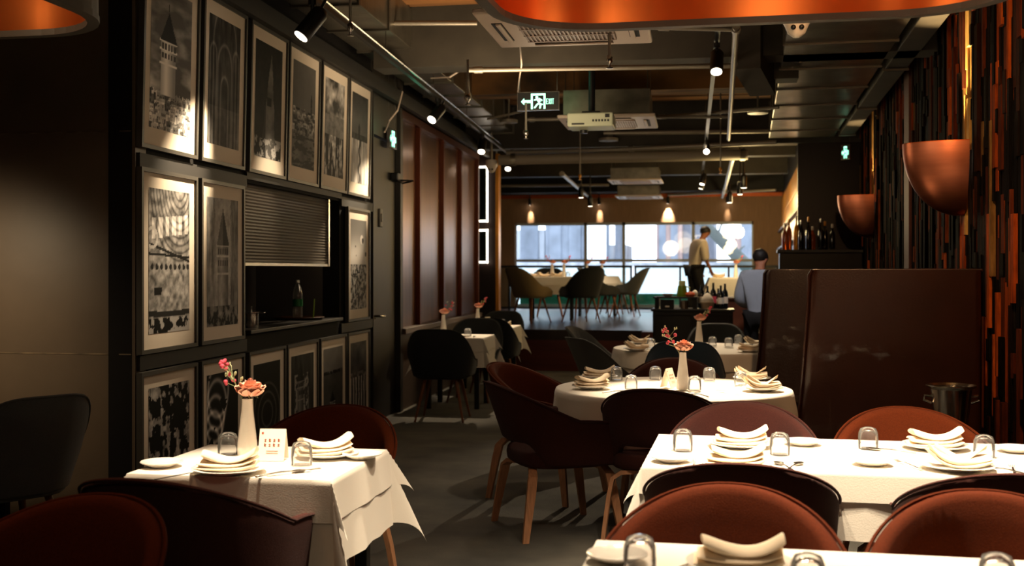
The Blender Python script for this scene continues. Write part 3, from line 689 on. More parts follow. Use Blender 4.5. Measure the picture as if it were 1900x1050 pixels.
def pic(i):
    n1 = fbm(HH, WW, 3, 6, i * 7 + 1); n2 = fbm(HH, WW, 12, 20, i * 7 + 2); st = fbm(HH, WW, 16, 3, i * 7 + 3)
    if i == 0:
        a = .26 + .6 * np.clip(fbm(HH, WW, 2, 9, 5) * 2.4 - .95, 0, 1) * (1.2 - V_ * .8)
        bl_ = blocks(3, 160, 0, .30, .3, 1.1, (.02, .07)); m_ = V_ < .27 + .05 * (n2 - .5); a = np.where(m_, bl_ * (.6 + .7 * n2), a); a = tower(a, .43, .25, .18, .84, .95, .04, .36)
        sp = (abs(U_ - .43) < .008) & (V_ > .84) & (V_ < .9); a[sp] = .1
    elif i == 1:
        a = .03 + .16 * st * n1 * 2
        for cx, w_, hh in ((.5, .22, .62), (.5, .36, .8), (.5, .12, .45), (.14, .1, .7), (.86, .1, .7)):
            arch = np.where(V_ < hh, abs(abs(U_ - cx) - w_), abs(np.hypot(U_ - cx, (V_ - hh) * 1.2) - w_)); a += .16 * np.exp(-(arch / .018) ** 2)
        a += .12 * (V_ < .3) * n2
    elif i == 2:
        a = .03 + .05 * n2; w_ = np.clip((.95 - V_) * .32, 0, .5); m_ = abs(U_ - .55 - .08 * (V_ - .5)) < w_ * (.8 + .4 * n1); a = np.where(m_, .1 + .28 * n1 * (U_ > .4), a)
        a += .3 * (V_ < .18) * (n2 > .52); a[(abs(U_ - .52) < .09) & (abs(V_ - .5) < .035)] = .04
    elif i == 3:
        a = .2 + .05 * n1; a = np.where(V_ < .55 + .06 * (n2 - .3), blocks(9, 110, .32, .55, .08, .5, (.03, .09)) * (.5 + n2), a)
        a = np.where(V_ < .32, .1 + .25 * (fbm(HH, WW, 4, 40, 4) > .5) * n1, a); a = tower(a, .82, .5, .03, .75, .12, .06)
    elif i == 4:
        a = .12 + .55 * np.clip(n1 * 2 - .7, 0, 1); a = np.where(V_ < .62 + .03 * n1, .16 + .2 * n2, a); a = np.where(V_ < .42, .08 + .75 * (st > .52) * n2, a)
    elif i == 5:
        a = .1 + .25 * (1 - V_) + .1 * n1; a = np.where(V_ < .5, .25 + .75 * np.clip(st * 1.8 - .4, 0, 1), a)
        a = np.where(abs(V_ - .52) < .035, .04 + .2 * n2, a); a = tower(a, .45, .5, .05, .68, .08, .05); a[(V_ < .5) & (abs(U_ - .5 - .04 * np.sin(V_ * 30)) < .05)] *= .3
    elif i == 6:
        a = .55 * np.clip(n2 * 1.7 - .25, 0, 1) + .2
        r_ = np.hypot(U_ - .75, (V_ - 1.05) * 1.3)
        for k in range(9): a *= 1 - .55 * np.exp(-((r_ - .15 - k * .07) / .012) ** 2)
        for k in range(6):
            cx = .12 + k * .16; cz = .72 + .05 * cx; a += .5 * ((abs(U_ - cx) < .045) & (abs(V_ - cz) < .07))
        a[(abs(V_ - (.62 - .12 * U_)) < .01)] = .08; a[(abs(V_ - (.55 - .02 * U_)) < .008)] = .06
        for k in range(9): a[(np.hypot(U_ - .08 - k * .11, (V_ - .46) * 1.6) < .035)] = .1
        m_ = abs(V_ - (.13 + .03 * (U_ - .5) ** 2)) < .02; a[m_] = .12; a = np.where(V_ < .1, (n2 > .5) * .7 + .05, a)
        a[(abs(np.hypot((U_ - .08), (V_ - .66) * 1.8) - .12) < .02)] = .85; a[(abs(U_ - .22 - .3 * (V_ - .3)) < .09) & (abs(V_ - .29) < .03)] = .07
    elif i == 7:
        a = .42 + .35 * (n1 - .4); a[(U_ < .2 + .1 * n2) & (V_ < 1)] = (.12 + .5 * st)[(U_ < .2 + .1 * n2) & (V_ < 1)]; m_ = (U_ > .8 - .1 * n2); a[m_] = (.06 + .4 * st)[m_]
        a = tower(a, .5, .1, .17, .93, .4, .16, .36); a = np.where(V_ < .16, .05 + .4 * n2 * (n2 > .45), a); a *= .7 + .6 * n2
    elif i == 8:
        a = .3 + .5 * np.exp(-((V_ - .58) / .2) ** 2); a = np.where(V_ < .5, (.05 + .55 * (fbm(HH, WW, 20, 30, 9, 2) > .52)), a)
        for cx, cy, r0 in ((.7, .78, .1), (.95, .62, .05), (.3, .7, .025), (.35, .6, .02)): a[np.hypot(U_ - cx, (V_ - cy) * 1.9) < r0] = .75 if r0 > .06 else .12
        a[(np.hypot(U_ - .76, (V_ - .77) * 1.9) < .06)] = .15
    elif i == 9:
        a = np.where(fbm(HH, WW, 8, 14, 77) * .6 + st * .4 > .5, .65 * n2 + .12, .03)
    elif i == 10:
        a = .02 + .02 * n1
        for k in range(6): a += .4 * np.exp(-((np.hypot(U_ - .05 * k - .1, (V_ - .25 - .12 * k) * 1.4) - .22 - .02 * k) / .03) ** 2) * (n1 > .42)
        a = np.where((V_ < .3) & (U_ > .4), .3, a)
    elif i == 11:
        a = .03 + .02 * n1; r_ = np.hypot(U_ - .5, (V_ - .5) * 1.6)
        for k in range(3): a += .13 * np.exp(-((r_ - .2 - k * .14) / .02) ** 2)
    elif i == 12:
        a = .03 + .12 * st; a = np.where((abs(U_ - .45) < .3) & (V_ < .8) & (n2 > .48), .35, a); a = tower(a, .4, .2, .14, .95, .22, .05)
    elif i == 13:
        a = .1 + .08 * n1; a = np.where(V_ > .72, a + .12, a); a[(abs(V_ - .72) < .02) & (n2 > .4)] = .04; a = tower(a, .45, .1, .12, .5, .45, .05)
    else:
        a = .08 + .2 * n1; a += .4 * (np.sin(U_ * 38 + 2 * n1) > .55) * (V_ < .6); a[(abs(V_ - .6) < .03)] = .5 * n2[(abs(V_ - .6) < .03)]
    return np.clip(a * {0: .8, 6: .62, 8: .8, 5: .75}.get(i, 1), .01, 1)
PLAB = ['tall stone tower under clouds', 'dark gothic arches', 'pointed dark rock', 'hazy waterfront town', 'cloudy hillside', 'bridge with glowing reflections',
        'galleried hall interior', 'pointed tower between buildings', 'balloons over a crowd', 'dense black and white texture', 'dark curling shapes', 'dark concentric rings', 'dark church towers', 'small lighthouse', 'dark row of pillars']
COLS = [(264, 362), (375, 450), (463, 527), (534, 588), (595, 641), (646, 684)]
cells = [(0, c, c) for c in range(6)] + [(1, 0, 6), (1, 1, 7), (1, 5, 8)] + [(2, c, 9 + c) for c in range(6)]
ROWZ = [(2.15, 3.12), (1.04, 2.0), (.04, .9)]
RN = ('top row', 'middle row', 'bottom row'); CN = ('first', 'second', 'third', 'fourth', 'fifth', 'last')
for row, c, k in cells:
    a, e = (wl(COLS[c][0]) * 2.865 / 2.9, wl(COLS[c][1]) * 2.865 / 2.9); z0, z1 = ROWZ[row]; hw = (e - a) / 2; H_ = z1 - z0
    o = thing('framed_print', ML @ Vector(((a + e) / 2, -.012, z0)), AL, 'framed print of %s, %s in the %s' % (PLAB[k], CN[c], RN[row]), 'framed picture', 'framed prints on the left wall',)
    if row == 0: o.rotation_euler = (math.radians(1.2), 0, AL); 
    fw = .022; b = B()
    for x0, x1, zz0, zz1 in ((-hw - fw, -hw, -fw, H_ + fw), (hw, hw + fw, -fw, H_ + fw), (-hw, hw, -fw, 0), (-hw, hw, H_, H_ + fw)): b.box(x0, x1, -.035, -.002, zz0, zz1)
    b.build('frame', M['framew'], o)
    B().box(-hw, hw, -.022, -.004, 0, H_).build('mount', M['mat'], o)
    mx, mb, mt = hw * .23, (.085 if row != 0 else .1) * H_, .085 * H_; img = pic(k); ys = np.linspace(mb, H_ - mt, HH); xs = np.linspace(-hw + mx, hw - mx, WW)
    verts = [(x, -.0235, z) for z in ys for x in xs]
    fs = [(j * WW + i, j * WW + i + 1, (j + 1) * WW + i + 1, (j + 1) * WW + i) for j in range(HH - 1) for i in range(WW - 1)]
    me = bpy.data.meshes.new('print'); me.from_pydata(verts, [], fs); at = me.color_attributes.new('Col', 'FLOAT_COLOR', 'POINT')
    v = np.clip((img[::-1] - .03) * 1.25, .003, 1) ** 1.55; arr = np.ones((HH * WW, 4), np.float32); arr[:, 0] = (v * .98).ravel(); arr[:, 1] = (v * .93).ravel(); arr[:, 2] = (v * .87).ravel()
    at.data.foreach_set('color', arr.ravel()); me.materials.append(M['print']); p = bpy.data.objects.new('print', me); C.objects.link(p); p.parent = o

# hatch shutter, bottle, tray, pot
b = B(); b.X = ML; n = 40; zs0 = 1.52; rs = []
o = thing('roller_shutter', ML @ Vector((h0, 0, zs0)), AL, 'ribbed metal roller shutter half open over the serving hatch', 'shutter')
L = wl(612) - h0; b = B(); nv = 2 * int((ZT - zs0) / .022)
def rib(i, j): return (i * L, .03 - (.006 if j % 2 else 0), j * (ZT - zs0) / nv)
b.grid(rib, 2, nv + 1); b.build('slats', mat('shutter_steel', '6d6459', .38, .8, bump=.02), o, True, 20)
B().box(0, L, .015, .05, -.02, 0).build('bottom_bar', M['steel'], o); B().box(0, .02, .01, .06, 0, ZT - zs0).build('guide_rail', M['steel'], o); B().box(L, L + .03, .01, .06, -.02, ZT - zs0).build('guide_rail', M['steel'], o)
TZ = ZS + .025
tp = LD(-1.74, 9.25, TZ); 
o = thing('serving_tray', tp, 0, 'round brown tray on the hatch sill under the bottle', 'tray')
B().lathe([(.001, .0), (.18, .0), (.2, .018), (.205, .02), (.202, .024), (.18, .008), (.001, .006)], 36).build('tray_body', M['tray'], o, True)
o = thing('water_bottle', tp + Vector((-.02, .02, .008)), 0, 'clear plastic water bottle with green label on the tray in the hatch', 'bottle')
B().lathe([(.001, .0), (.036, .0), (.042, .012), (.042, .08), (.039, .1), (.042, .12), (.042, .2), (.03, .25), (.014, .285), (.014, .3), (.011, .3), (.011, .283), (.026, .248), (.039, .2), (.039, .012), (.001, .008)], 24).build('bottle_body', M['bottle'], o, True)
B().lathe([(.016, .292), (.016, .315), (.001, .317)], 16).build('cap', M['china'], o, True)
B().lathe([(.0425, .1), (.0428, .16), (.0430, .16), (.0428, .1)], 24, closed=True).build('label_sleeve', M['petgreen'], o, True)
o = thing('drinking_straw_cup', tp + Vector((.11, .03, .008)), 0, 'slim green straw like stick standing right of the bottle in the hatch', 'straw')
B().tube([(0, 0, 0), (.01, .0, .16)], .006).build('stick', M['lime'], o)
pp = P(466, 612, 7.9); pp.z = TZ
o = thing('metal_pot', LD(-1.83, 7.95, TZ), 0, 'small shiny metal pot with wing handles at the left end of the hatch sill', 'pot')
B().lathe([(.001, 0), (.045, 0), (.05, .02), (.05, .1), (.058, .105), (.058, .11), (.02, .118), (.001, .12)], 20).build('pot_body', M['steel'], o, True)
for s in (-1, 1): B().box(min(s * .05, s * .1), max(s * .05, s * .1), -.012, .012, .1, .11, .003).build('handle', M['steel'], o)
B().tube([(0, 0, .118), (0, 0, .15)], .006).build('knob', M['steel'], o)

# ------------------------------------------------------------------ signs
def make_exit():
    o = thing('exit_sign', cat='exit sign'); w_, h_ = .185, .078
    B().box(-w_, w_, -.012, .012, -h_, h_, .003).build('sign_box', M['black'], o)
    b = B()
    for x0, x1, z0, z1 in ((-w_ - .006, -w_, -h_ - .006, h_ + .006), (w_, w_ + .006, -h_ - .006, h_ + .006), (-w_, w_, -h_ - .006, -h_), (-w_, w_, h_, h_ + .006)): b.box(x0, x1, -.015, .014, z0, z1)
    b.build('sign_frame', M['steel'], o)
    Xr = Matrix.Rotation(PI / 2, 4, 'X')
    def poly(pts, bb): bb.X = Xr; bb.prism(pts, .0125, .0155)
    b = B(); poly([(-.155, -.002), (-.128, -.032), (-.128, -.014), (-.065, -.014), (-.065, .01), (-.128, .01), (-.128, .028)], b); b.build('arrow', M['greenpale'], o)
    b = B()
    for pts in (((-.065, -.07), (-.05, -.07), (-.05, .068), (-.065, .068)), ((.05, -.07), (.065, -.07), (.065, .068), (.05, .068)), ((-.05, .052), (.05, .052), (.05, .068), (-.05, .068))): poly(pts, b)
    b.build('door_outline', M['greenpale'], o)
    b = B(); b.X = Xr
    b.prism([(.012 * math.cos(t) - .012, .012 * math.sin(t) + .035) for t in [k * PI / 6 for k in range(12)]], .0125, .0155)
    for pts in (((-.022, .02), (.004, -.012), (.022, -.004), (.008, .024)), ((-.022, .02), (-.04, .012), (-.036, .004), (-.016, .01)), ((.004, .02), (.032, .0), (.04, .008), (.012, .028)),
                ((.004, -.012), (-.018, -.03), (-.01, -.04), (.02, -.016)), ((-.018, -.03), (-.04, -.06), (-.028, -.064), (-.008, -.036)), ((.006, -.01), (.03, -.03), (.022, -.066), (.01, -.066), (.014, -.034), (.0, -.016)), ((.02, -.02), (.042, -.028), (.042, -.036), (.02, -.03))): b.prism(pts, .0125, .0155)
    b.build('running_figure', M['greenpale'], o)
    b = B(); b.X = Xr       # EXIT lettering
    def rc(x0, x1, z0, z1): b.prism([(x0, z0), (x1, z0), (x1, z1), (x0, z1)], .0125, .0155)
    t = .004; x = .074; zt, zb = .02, -.028
    rc(x, x + t, zb, zt); rc(x, x + .014, zt - t, zt); rc(x, x + .012, -.006, -.002); rc(x, x + .014, zb, zb + t)
    x += .02; b.prism([(x, zb), (x + t, zb), (x + .016, zt), (x + .016 - t, zt)], .0125, .0155); b.prism([(x + .016 - t, zb), (x + .016, zb), (x + t, zt), (x, zt)], .0125, .0156)
    x += .022; rc(x, x + t, zb, zt); x += .01; rc(x, x + .016, zt - t, zt); rc(x + .006, x + .006 + t, zb, zt)
    b.build('lettering', M['greenpale'], o)
    b = B(); b.tube([(-.17, 0, h_), (-.17, 0, .75)], .003, 5); b.tube([(.17, 0, h_), (.17, 0, .75)], .003, 5); b.build('hanging_wires', M['steel'], o)
    return o
put('exit', make_exit, P(999, 188, 10.2), .0, 'hanging green lit exit sign with arrow and running figure, left of the projector')
point('exit_glow', P(999, 188, 10.05) + Vector((0, 0, .25)), .35, (.1, 1, .5), .05)
q = ML @ Vector((wl(720), -.04, 2.78)); put('exit', make_exit, q, AL, 'small green exit sign seen edge on beside the left wall door').scale = (.75, 1, 1.15)
point('exit_glow', ML @ Vector((wl(716), -.3, 2.9)), .25, (.1, 1, .5), .05)
o = put('exit', make_exit, MS @ Vector((BS - .16, -.6, 3.0)), AR - PI / 2 - .9, 'small green exit sign over the dark bar corner next to the mosaic wall')
o.scale = (.42, .6, 1.15)
# dome cameras
def make_dome():
    o = thing('security_camera', cat='security camera')
    B().lathe([(.001, .12), (.075, .12), (.08, .11), (.08, .03), (.07, .02), (.06, .0), (.045, -.035), (.02, -.055), (.001, -.058)], 24).build('housing', mat('camera_white', 'cfc6b8', .4), o, True)
    for x in (-.02, .022): B().ball((x, -.055, -.012), .014).build('eye', M['black'], o, True)
    B().tube([(0, 0, .12), (0, 0, .8)], .018).build('mount_pole', M['pipe'], o)
    return o
put('dome', make_dome, P(1478, 50, 6.0), 0, 'white dome security camera right under the copper shade edge')
put('dome', make_dome, P(912, 313, 15.6), 0, 'dim dome security camera over the lit frames at the end of the left wall')
# lit frames on the return wall
for z0, z1, lab in ((zz := EYE - (412 - HOR) / F * 16.9, EYE - (309 - HOR) / F * 16.9, 'tall white edged light box, upper of the two at the end of the panelled wall'), (EYE - (488 - HOR) / F * 16.9, EYE - (426 - HOR) / F * 16.9, 'small white edged light box, lower of the two at the end of the panelled wall')):
    o = thing('lit_mirror', (XY(893, RY), RY - .002, z0), 0, lab, 'light box'); h_ = z1 - z0; xw = .11
    B().box(-xw, xw, -.03, 0, 0, h_).build('mirror_panel', M['mirror'], o)
    b = B(); b.box(xw - .022, xw, -.045, -.028, 0, h_); b.box(-xw, xw, -.045, -.028, 0, .025); b.box(-xw, xw, -.045, -.028, h_ - .025, h_); b.build('led_edge', M['led'], o)

# ------------------------------------------------------------------ seating
def ushell(W_, Db, yf, arm, back, bot, slot, th, lean, flare, pw=1.0, sharp=1.0, topflat=1.0, narrow=0, front_drop=.0):
    NB, NS = 34, 9; us = []
    for i in range(NS): us.append(('s', 1, yf * (1 - i / NS)))
    for i in range(NB + 1): us.append(('b', PI * i / NB, 0))
    for i in range(1, NS + 1): us.append(('s', -1, yf * i / NS))
    secs = []
    for k, a, y in us:
        if k == 's':
            x = W_ * a; n = Vector((a, 0, 0)); sb = 0; f = y / yf
            t = arm - front_drop * f * f; bt = bot
        else:
            x = W_ * math.copysign(abs(math.cos(a)) ** pw, math.cos(a)); y = -Db * math.sin(a) ** pw; n = Vector((math.cos(a) / W_, -math.sin(a) / Db, 0)).normalized()
            sb = math.sin(a); q = (sb ** 1.08) if sharp < 1 else smooth01(sb ** sharp) ** topflat; t = arm + (back - arm) * q; bt = bot + slot * smooth01((sb - .55) / .3)
        p0 = Vector((x, y, 0)); loop = []
        r = th / 2; nz = 5
        zs = [bt + r * .5 + (t - r - bt - r * .5) * j / nz for j in range(nz + 1)]
        def at(z, off):
            hgt = max(0, z - .46); lb = (lean * hgt * sb) if k == 'b' else 0
            nx = 1 - narrow * max(0, z - arm) * (1 if k == 'b' else 0) * 2
            q = p0 + n * (off + flare * (z - .42)); return Vector((q.x * nx, q.y - lb, z))
        for z in zs: loop.append(at(z, r))
        loop += [at(t - r * .3, r * .75), at(t, 0), at(t - r * .3, -r * .75)]
        for z in zs[::-1]: loop.append(at(z, -r))
        loop += [at(bt, -r * .5), at(bt, r * .5)]
        secs.append((loop, at(t - r * .15, r * 1.0)))
    return secs
def pad(b, cy, z0, z1, rx, ry, e=3.2, n=32, dome=.012):
    out = []
    for z, k in ((z0, .93), (z0 + .012, .985), ((z0 + z1) / 2, 1), (z1 - .016, .985), (z1 - .004, .95), (z1 + dome * .6, .7), (z1 + dome, .3)):
        out.append([(rx * k * math.copysign(abs(math.cos(t)) ** (2 / e), math.cos(t)), cy + ry * k * math.copysign(abs(math.sin(t)) ** (2 / e), math.sin(t)), z) for t in [2 * PI * i / n for i in range(n)]])
    return b.rings(out)
def make_arm(m, name='upholstered_armchair'):
    def f():
        o = thing(name, cat='chair')
        secs = ushell(.297, .27, .2, .655, .85, .40, .12, .05, .28, .08, .92, .9, 1.0, front_drop=.02)
        b = B(); b.rings([s[0] for s in secs]); b.build('backrest', M[m], o, True, 60)
        B().tube([s[1] for s in secs], .006, 6).build('piping', M[m], o, True)
        b = B(); pad(b, -.01, .385, .475, .285, .27); b.build('seat', M[m], o, True, 60)
        for sx in (-1, 1):
            for sy in (-1, 1):
                y0 = .19 * sy - .02; pts = [(sx * .12, y0, .375), (sx * .20, y0 + sy * .02, .37), (sx * .245, y0 + sy * .035, .34), (sx * .262, y0 + sy * .05, .25), (sx * .28, y0 + sy * .075, .1), (sx * .29, y0 + sy * .09, 0)]
                B().strip(pts, [.04, .046, .052, .05, .04, .034], .022, (0, 1, 0)).build('leg', M['ash'], o, True, 30)
        return o
    return f
def make_shell(m, leg='oak', name='shell_chair'):
    def f():
        o = thing(name, cat='chair')
        secs = ushell(.27, .22, .2, .60, .91, .43, 0, .034, .22, .26, .8, 1.5, .75, narrow=.12, front_drop=.09)
        b = B(); b.rings([s[0] for s in secs]); b.build('backrest', M[m], o, True, 60)
        B().tube([s[1] for s in secs], .0045, 6).build('piping', M[m], o, True)
        b = B(); pad(b, -.005, .41, .485, .262, .215); b.build('seat', M[m], o, True, 60)
        for sx in (-1, 1):
            for sy in (-1, 1): B().tube([(sx * .15, sy * .13, .42), (sx * .185, sy * .17, .25), (sx * .235, sy * .235, 0)], [.019, .016, .010], 10).build('leg', M[leg], o, True)
        return o
    return f
def chair(kind, m, px, D, deg, label, z=0, leg='oak', l=None, group=None):
    """deg: direction the sitter faces, 0 = away from the camera, 90 = to the right"""
    q = LD((px - 950) / F * D, D, z); maker = make_arm(m) if kind == 'a' else make_shell(m, leg)
    return put(kind + m + leg, maker, q, -math.radians(deg), label, group=group or ('upholstered armchairs' if kind == 'a' else 'shell chairs'))
chair('a', 'rust', 1332, 2.88, 180 + 5, 'rust armchair facing the camera at the front right table')
chair('a', 'plum', 1374, 4.05, 2, 'dark armchair, back to the camera, tucked behind the nearest rust armchair')
chair('a', 'rust', 1868, 2.78, 180 + 5, 'rust armchair facing the camera, cut off by the right edge of the photo')
chair('a', 'plum', 1850, 3.86, 2, 'dark armchair, back to the camera, at the right end of the long table')
chair('a', 'plum', 1377, 4.93, 182, 'plum armchair on the far side of the long table, before the round table')
chair('a', 'rust', 1701, 4.72, 181, 'rust armchair on the far side of the long table, before the ice bucket')
chair('a', 'plum', 1038, 6.45, 62, 'dark plum armchair with pale wooden legs standing left of the round table')
chair('a', 'plum', 1232, 6.33, 5, 'dark plum armchair, back to the camera, at the nearer round table')
chair('a', 'rust', 1022, 7.4, 110, 'low rust armchair seen behind the left rim of the round table')
chair('a', 'plum', 1247, 7.6, 180, 'dark plum armchair on the far side of the nearer round table')
chair('a', 'plum', 372, 3.78, 3, 'dark plum armchair with its back to the camera at the left table')
chair('a', 'rust', 5, 2.72, 184, 'rust armchair at the bottom left corner of the photo')
chair('a', 'rust', 580, 4.80, 180, 'rust armchair on the far side of the left table')
chair('s', 'grey', 5, 5.35, -60, 'grey shell chair by the taupe wall at the left edge')
chair('s', 'grey', 1148, 9.6, 55, 'grey shell chair at the left of the farther round table', leg='oak')
chair('s', 'grey', 1136, 11.1, 100, 'grey shell chair half hidden behind the other grey one at the farther round table')
chair('s', 'blue', 1270, 9.35, 0, 'navy blue shell chair with its back to the camera at the farther round table')
chair('s', 'dgrey', 1330, 11.5, 180, 'charcoal shell chair on the far side of the farther round table')
chair('s', 'dgrey', 822, 11.15, -4, 'black shell chair with thin wooden legs at the first small wall table')
chair('s', 'dgrey', 876, 12.75, 180, 'black shell chair between the two small wall tables, facing the camera')
chair('s', 'dgrey', 915, 13.7, 0, 'black shell chair between the two small wall tables, back to the camera')
chair('s', 'dgrey', 925, 15.15, 180, 'black shell chair behind the second small wall table')
chair('s', 'beige', 985, 18.7, 35, 'beige shell chair on the upper floor, leftmost there', z=PH)
chair('s', 'dgrey', 1078, 18.7, -35, 'black shell chair on the upper floor in front of the white table', z=PH)
chair('s', 'grey', 1118, 20.4, 60, 'grey shell chair on the upper floor beside the second table', z=PH)
chair('s', 'grey', 1140, 22.4, 100, 'grey shell chair on the upper floor, farther back near the railing', z=PH)
chair('s', 'grey', 1160, 21.3, -80, 'dim grey shell chair at the right of the upper floor tables', z=PH)
chair('s', 'dgrey', 1020, 21.1, 170, 'dark shell chair behind the first upper floor table', z=PH)

# booth sofas
def booth(l, D, W_, deep, face, label, mleft=.1):
    o = thing('booth_sofa', LD(l, D), AR - PI / 2, label, 'sofa', 'high backed leather booth sofas')     # local x right, y away
    th = .16; n = 12; H = 1.47
    prof = [(-.11, 0), (-.08, .3), (-.03, .8), (.0, 1.2), (.01, H - .03), (.03, H)]
    rs = []
    for x0, z in prof:
        y0 = -.0; r = .05; c = []
        for cx, cy, a0 in ((W_ - r, y0 + th - r, 0), (x0 + r, y0 + th - r, PI / 2), (x0 + r, y0 + r, PI), (W_ - r, y0 + r, 1.5 * PI)):
            for k in range(5): a = a0 + k * PI / 8; c.append((cx + r * math.cos(a), cy + r * math.sin(a), z))
        rs.append(c)
    b = B(); b.rings(rs); b.build('backrest', M['leather'], o, True, 50)
    b = B(); b.tube([(x0 - .002, .0 + .02, z) for x0, z in prof], .011, 8); b.tube([(.03, .02, H), (W_, .02, H)], .009, 8); b.build('piping', M['leather'], o, True)
    s = 1 if face > 0 else -1; y0, y1 = (th, th + deep) if s > 0 else (-deep, 0)
    B().box(.02, W_, y0, y1, .08, .34, .01).build('base', M['leather2'], o); B().box(.02, W_, y0, y1, .34, .47, .035, 4).build('seat', M['leather'], o, True)
    B().box(.0, .07, y0, y1 - .1 if s > 0 else y1, .08, .62, .02, 3).build('side_panel', M['leather'], o, True)
    return o
booth(1.87, 7.15, 1.04, .5, 1, 'high brown leather booth back nearest the ice bucket')
booth(2.02, 9.1, 1.25, .5, -1, 'second high brown leather booth back behind the nearer one')
# ice bucket on stand
ib = LD(.388 * 6.0, 6.0)
o = thing('ice_bucket', (ib.x, ib.y, 0), 0, 'steel ice bucket on a stand in front of the booth, by the mosaic wall', 'ice bucket')
B().lathe([(.001, .62), (.075, .62), (.082, .64), (.105, .84), (.125, .852), (.13, .858), (.125, .862), (.1, .85), (.077, .645), (.001, .63)], 32).build('bucket', M['steel'], o, True)
for s in (-1, 1):
    B().tube([(s * .1, -.0, .8), (s * .135, 0, .805), (s * .14, 0, .78), (s * .1, 0, .765)], .007).build('handle', M['steel'], o, True)
B().lathe([(.001, .6), (.09, .6), (.09, .618), (.001, .618)], 24).build('stand_plate', M['black'], o)
B().tube([(0, 0, .02), (0, 0, .6)], .014).build('stand_pole', M['black'], o); B().lathe([(.001, 0), (.14, 0), (.14, .012), (.02, .03), (.001, .03)], 24).build('stand_base', M['black'], o, True)

# ------------------------------------------------------------------ tables and cloths
TOP = .74
def cl_lines(h, d):
    L = [-h - d + d * i / 9 for i in range(9)] + [-h - .004, -h + .004]; n = 10
    L += [-h + 2 * h * i / n for i in range(1, n)] + [h - .004, h + .004] + [h + d * (i + 1) / 9 for i in range(9)]; return L
def cloth_rect(hx, hy, drop, z, seed, off=0.0, dropx=None, kk=.42):
    X = cl_lines(hx, dropx or drop); Y = cl_lines(hy, drop); r = random.Random(seed); ph = [r.random() * 6 for _ in range(4)]; b = B()
    def fn(i, j):
        u, v = X[i], Y[j]; dx = max(0, abs(u) - hx); dy = max(0, abs(v) - hy); sx = 1 if u > 0 else -1; sy = 1 if v > 0 else -1
        if dx == 0 and dy == 0: return (u * (1 + off / hx), v * (1 + off / hy), z + off * .5)
        if dx and dy:
            rr = math.hypot(dx, dy); a = math.atan2(dy, dx); s2 = math.sin(2 * a) ** 1.0; k = kk * s2
            ox = rr * (.07 + k * .72 + .08 * s2 * math.cos(a)); oy = rr * (.07 + k * .72 + .08 * s2 * math.sin(a))
            if s2 < .9: pass
            return (sx * (hx + off + ox), sy * (hy + off + oy), z - rr * math.sqrt(max(.1, 1 - k * k)) * .98)
        d_ = max(dx, dy); along = v if dx else u; w_ = (.05 * math.sin(along * 9 + ph[0]) + .03 * math.sin(along * 21 + ph[1])) * d_
        o_ = d_ * .07 + abs(w_)
        if dx: return (sx * (hx + off + o_), v * (1 + off / hy), z - d_ * .99)
        return (u * (1 + off / hx), sy * (hy + off + o_), z - d_ * .99)
    b.grid(fn, len(X), len(Y)); return b
def cloth_round(R, drop, z, seed, folds=13, amp=.03):
    r = random.Random(seed); ph = [r.random() * 6 for _ in range(3)]; b = B(); n = 160; rings = []
    prof = [(R * .3, 0), (R * .7, 0), (R - .012, 0), (R, -.003), (R + .005, -.014)] + [(R + .008 + .012 * i / 8, -.014 - (drop - .014) * i / 8) for i in range(1, 9)]
    for rad, dz in prof:
        f = smooth01(-dz / drop * 1.1)
        rings.append([((rad + f * amp * (math.sin(folds * t + ph[0] + math.sin(3 * t + ph[1])) + .5 * math.sin(7 * t + ph[2]))) * math.cos(t), (rad + f * amp * (math.sin(folds * t + ph[0] + math.sin(3 * t + ph[1])) + .5 * math.sin(7 * t + ph[2]))) * math.sin(t), z + dz) for t in [2 * PI * k / n for k in range(n)]])
    V = [[b._v(p) for p in q] for q in rings]
    for a in range(len(V) - 1):
        for i in range(n): b.bm.faces.new((V[a][i], V[a][(i + 1) % n], V[a + 1][(i + 1) % n], V[a + 1][i]))
    b.bm.faces.new(V[0]); return b
def rtable(cx, cy, rz, hx, hy, label, clabel, under, over, z=0, seed=1, onlyone=False):
    o = thing('dining_table', (cx, cy, z), rz, label, 'table')
    B().box(-hx, hx, -hy, hy, TOP - .03, TOP, .004).build('tabletop', M['tabletop'], o)
    for sx in (-1, 1):
        for sy in (-1, 1): B().box(sx * (hx - .07) - .025, sx * (hx - .07) + .025, sy * (hy - .07) - .025, sy * (hy - .07) + .025, 0, TOP - .03, .003).build('leg', M['black'], o)
    c = thing('tablecloth', (cx, cy, z), rz, clabel, 'tablecloth')
    cloth_rect(hx, hy, under, TOP + .003, seed, .004, kk=.28).build('under_cloth', M['cloth'], c, True, 60)
    if over: cloth_rect(hx, hy, over, TOP + .009, seed + 5, .011).build('top_cloth', M['cloth'], c, True, 60)
    return o
def ctable(cx, cy, R, label, clabel, drop, seed):
    o = thing('round_dining_table', (cx, cy, 0), 0, label, 'table')
    B().lathe([(.001, TOP - .03), (R, TOP - .03), (R, TOP), (.001, TOP)], 64).build('tabletop', M['tabletop'], o)
    B().lathe([(.04, .03), (.04, TOP - .03)], 16).build('pedestal', M['black'], o, True); B().lathe([(.001, 0), (.34, 0), (.34, .012), (.05, .04), (.001, .04)], 32).build('base', M['black'], o, True)
    c = thing('round_tablecloth', (cx, cy, 0), 0, clabel, 'tablecloth')
    cloth_round(R + .006, drop, TOP + .005, seed).build('under_cloth', M['cloth'], c, True, 60)
    cloth_round(R + .013, drop * .42, TOP + .011, seed + 3, 9, .012).build('top_cloth', M['cloth'], c, True, 60)
ZC = TOP + .0165 + .0005
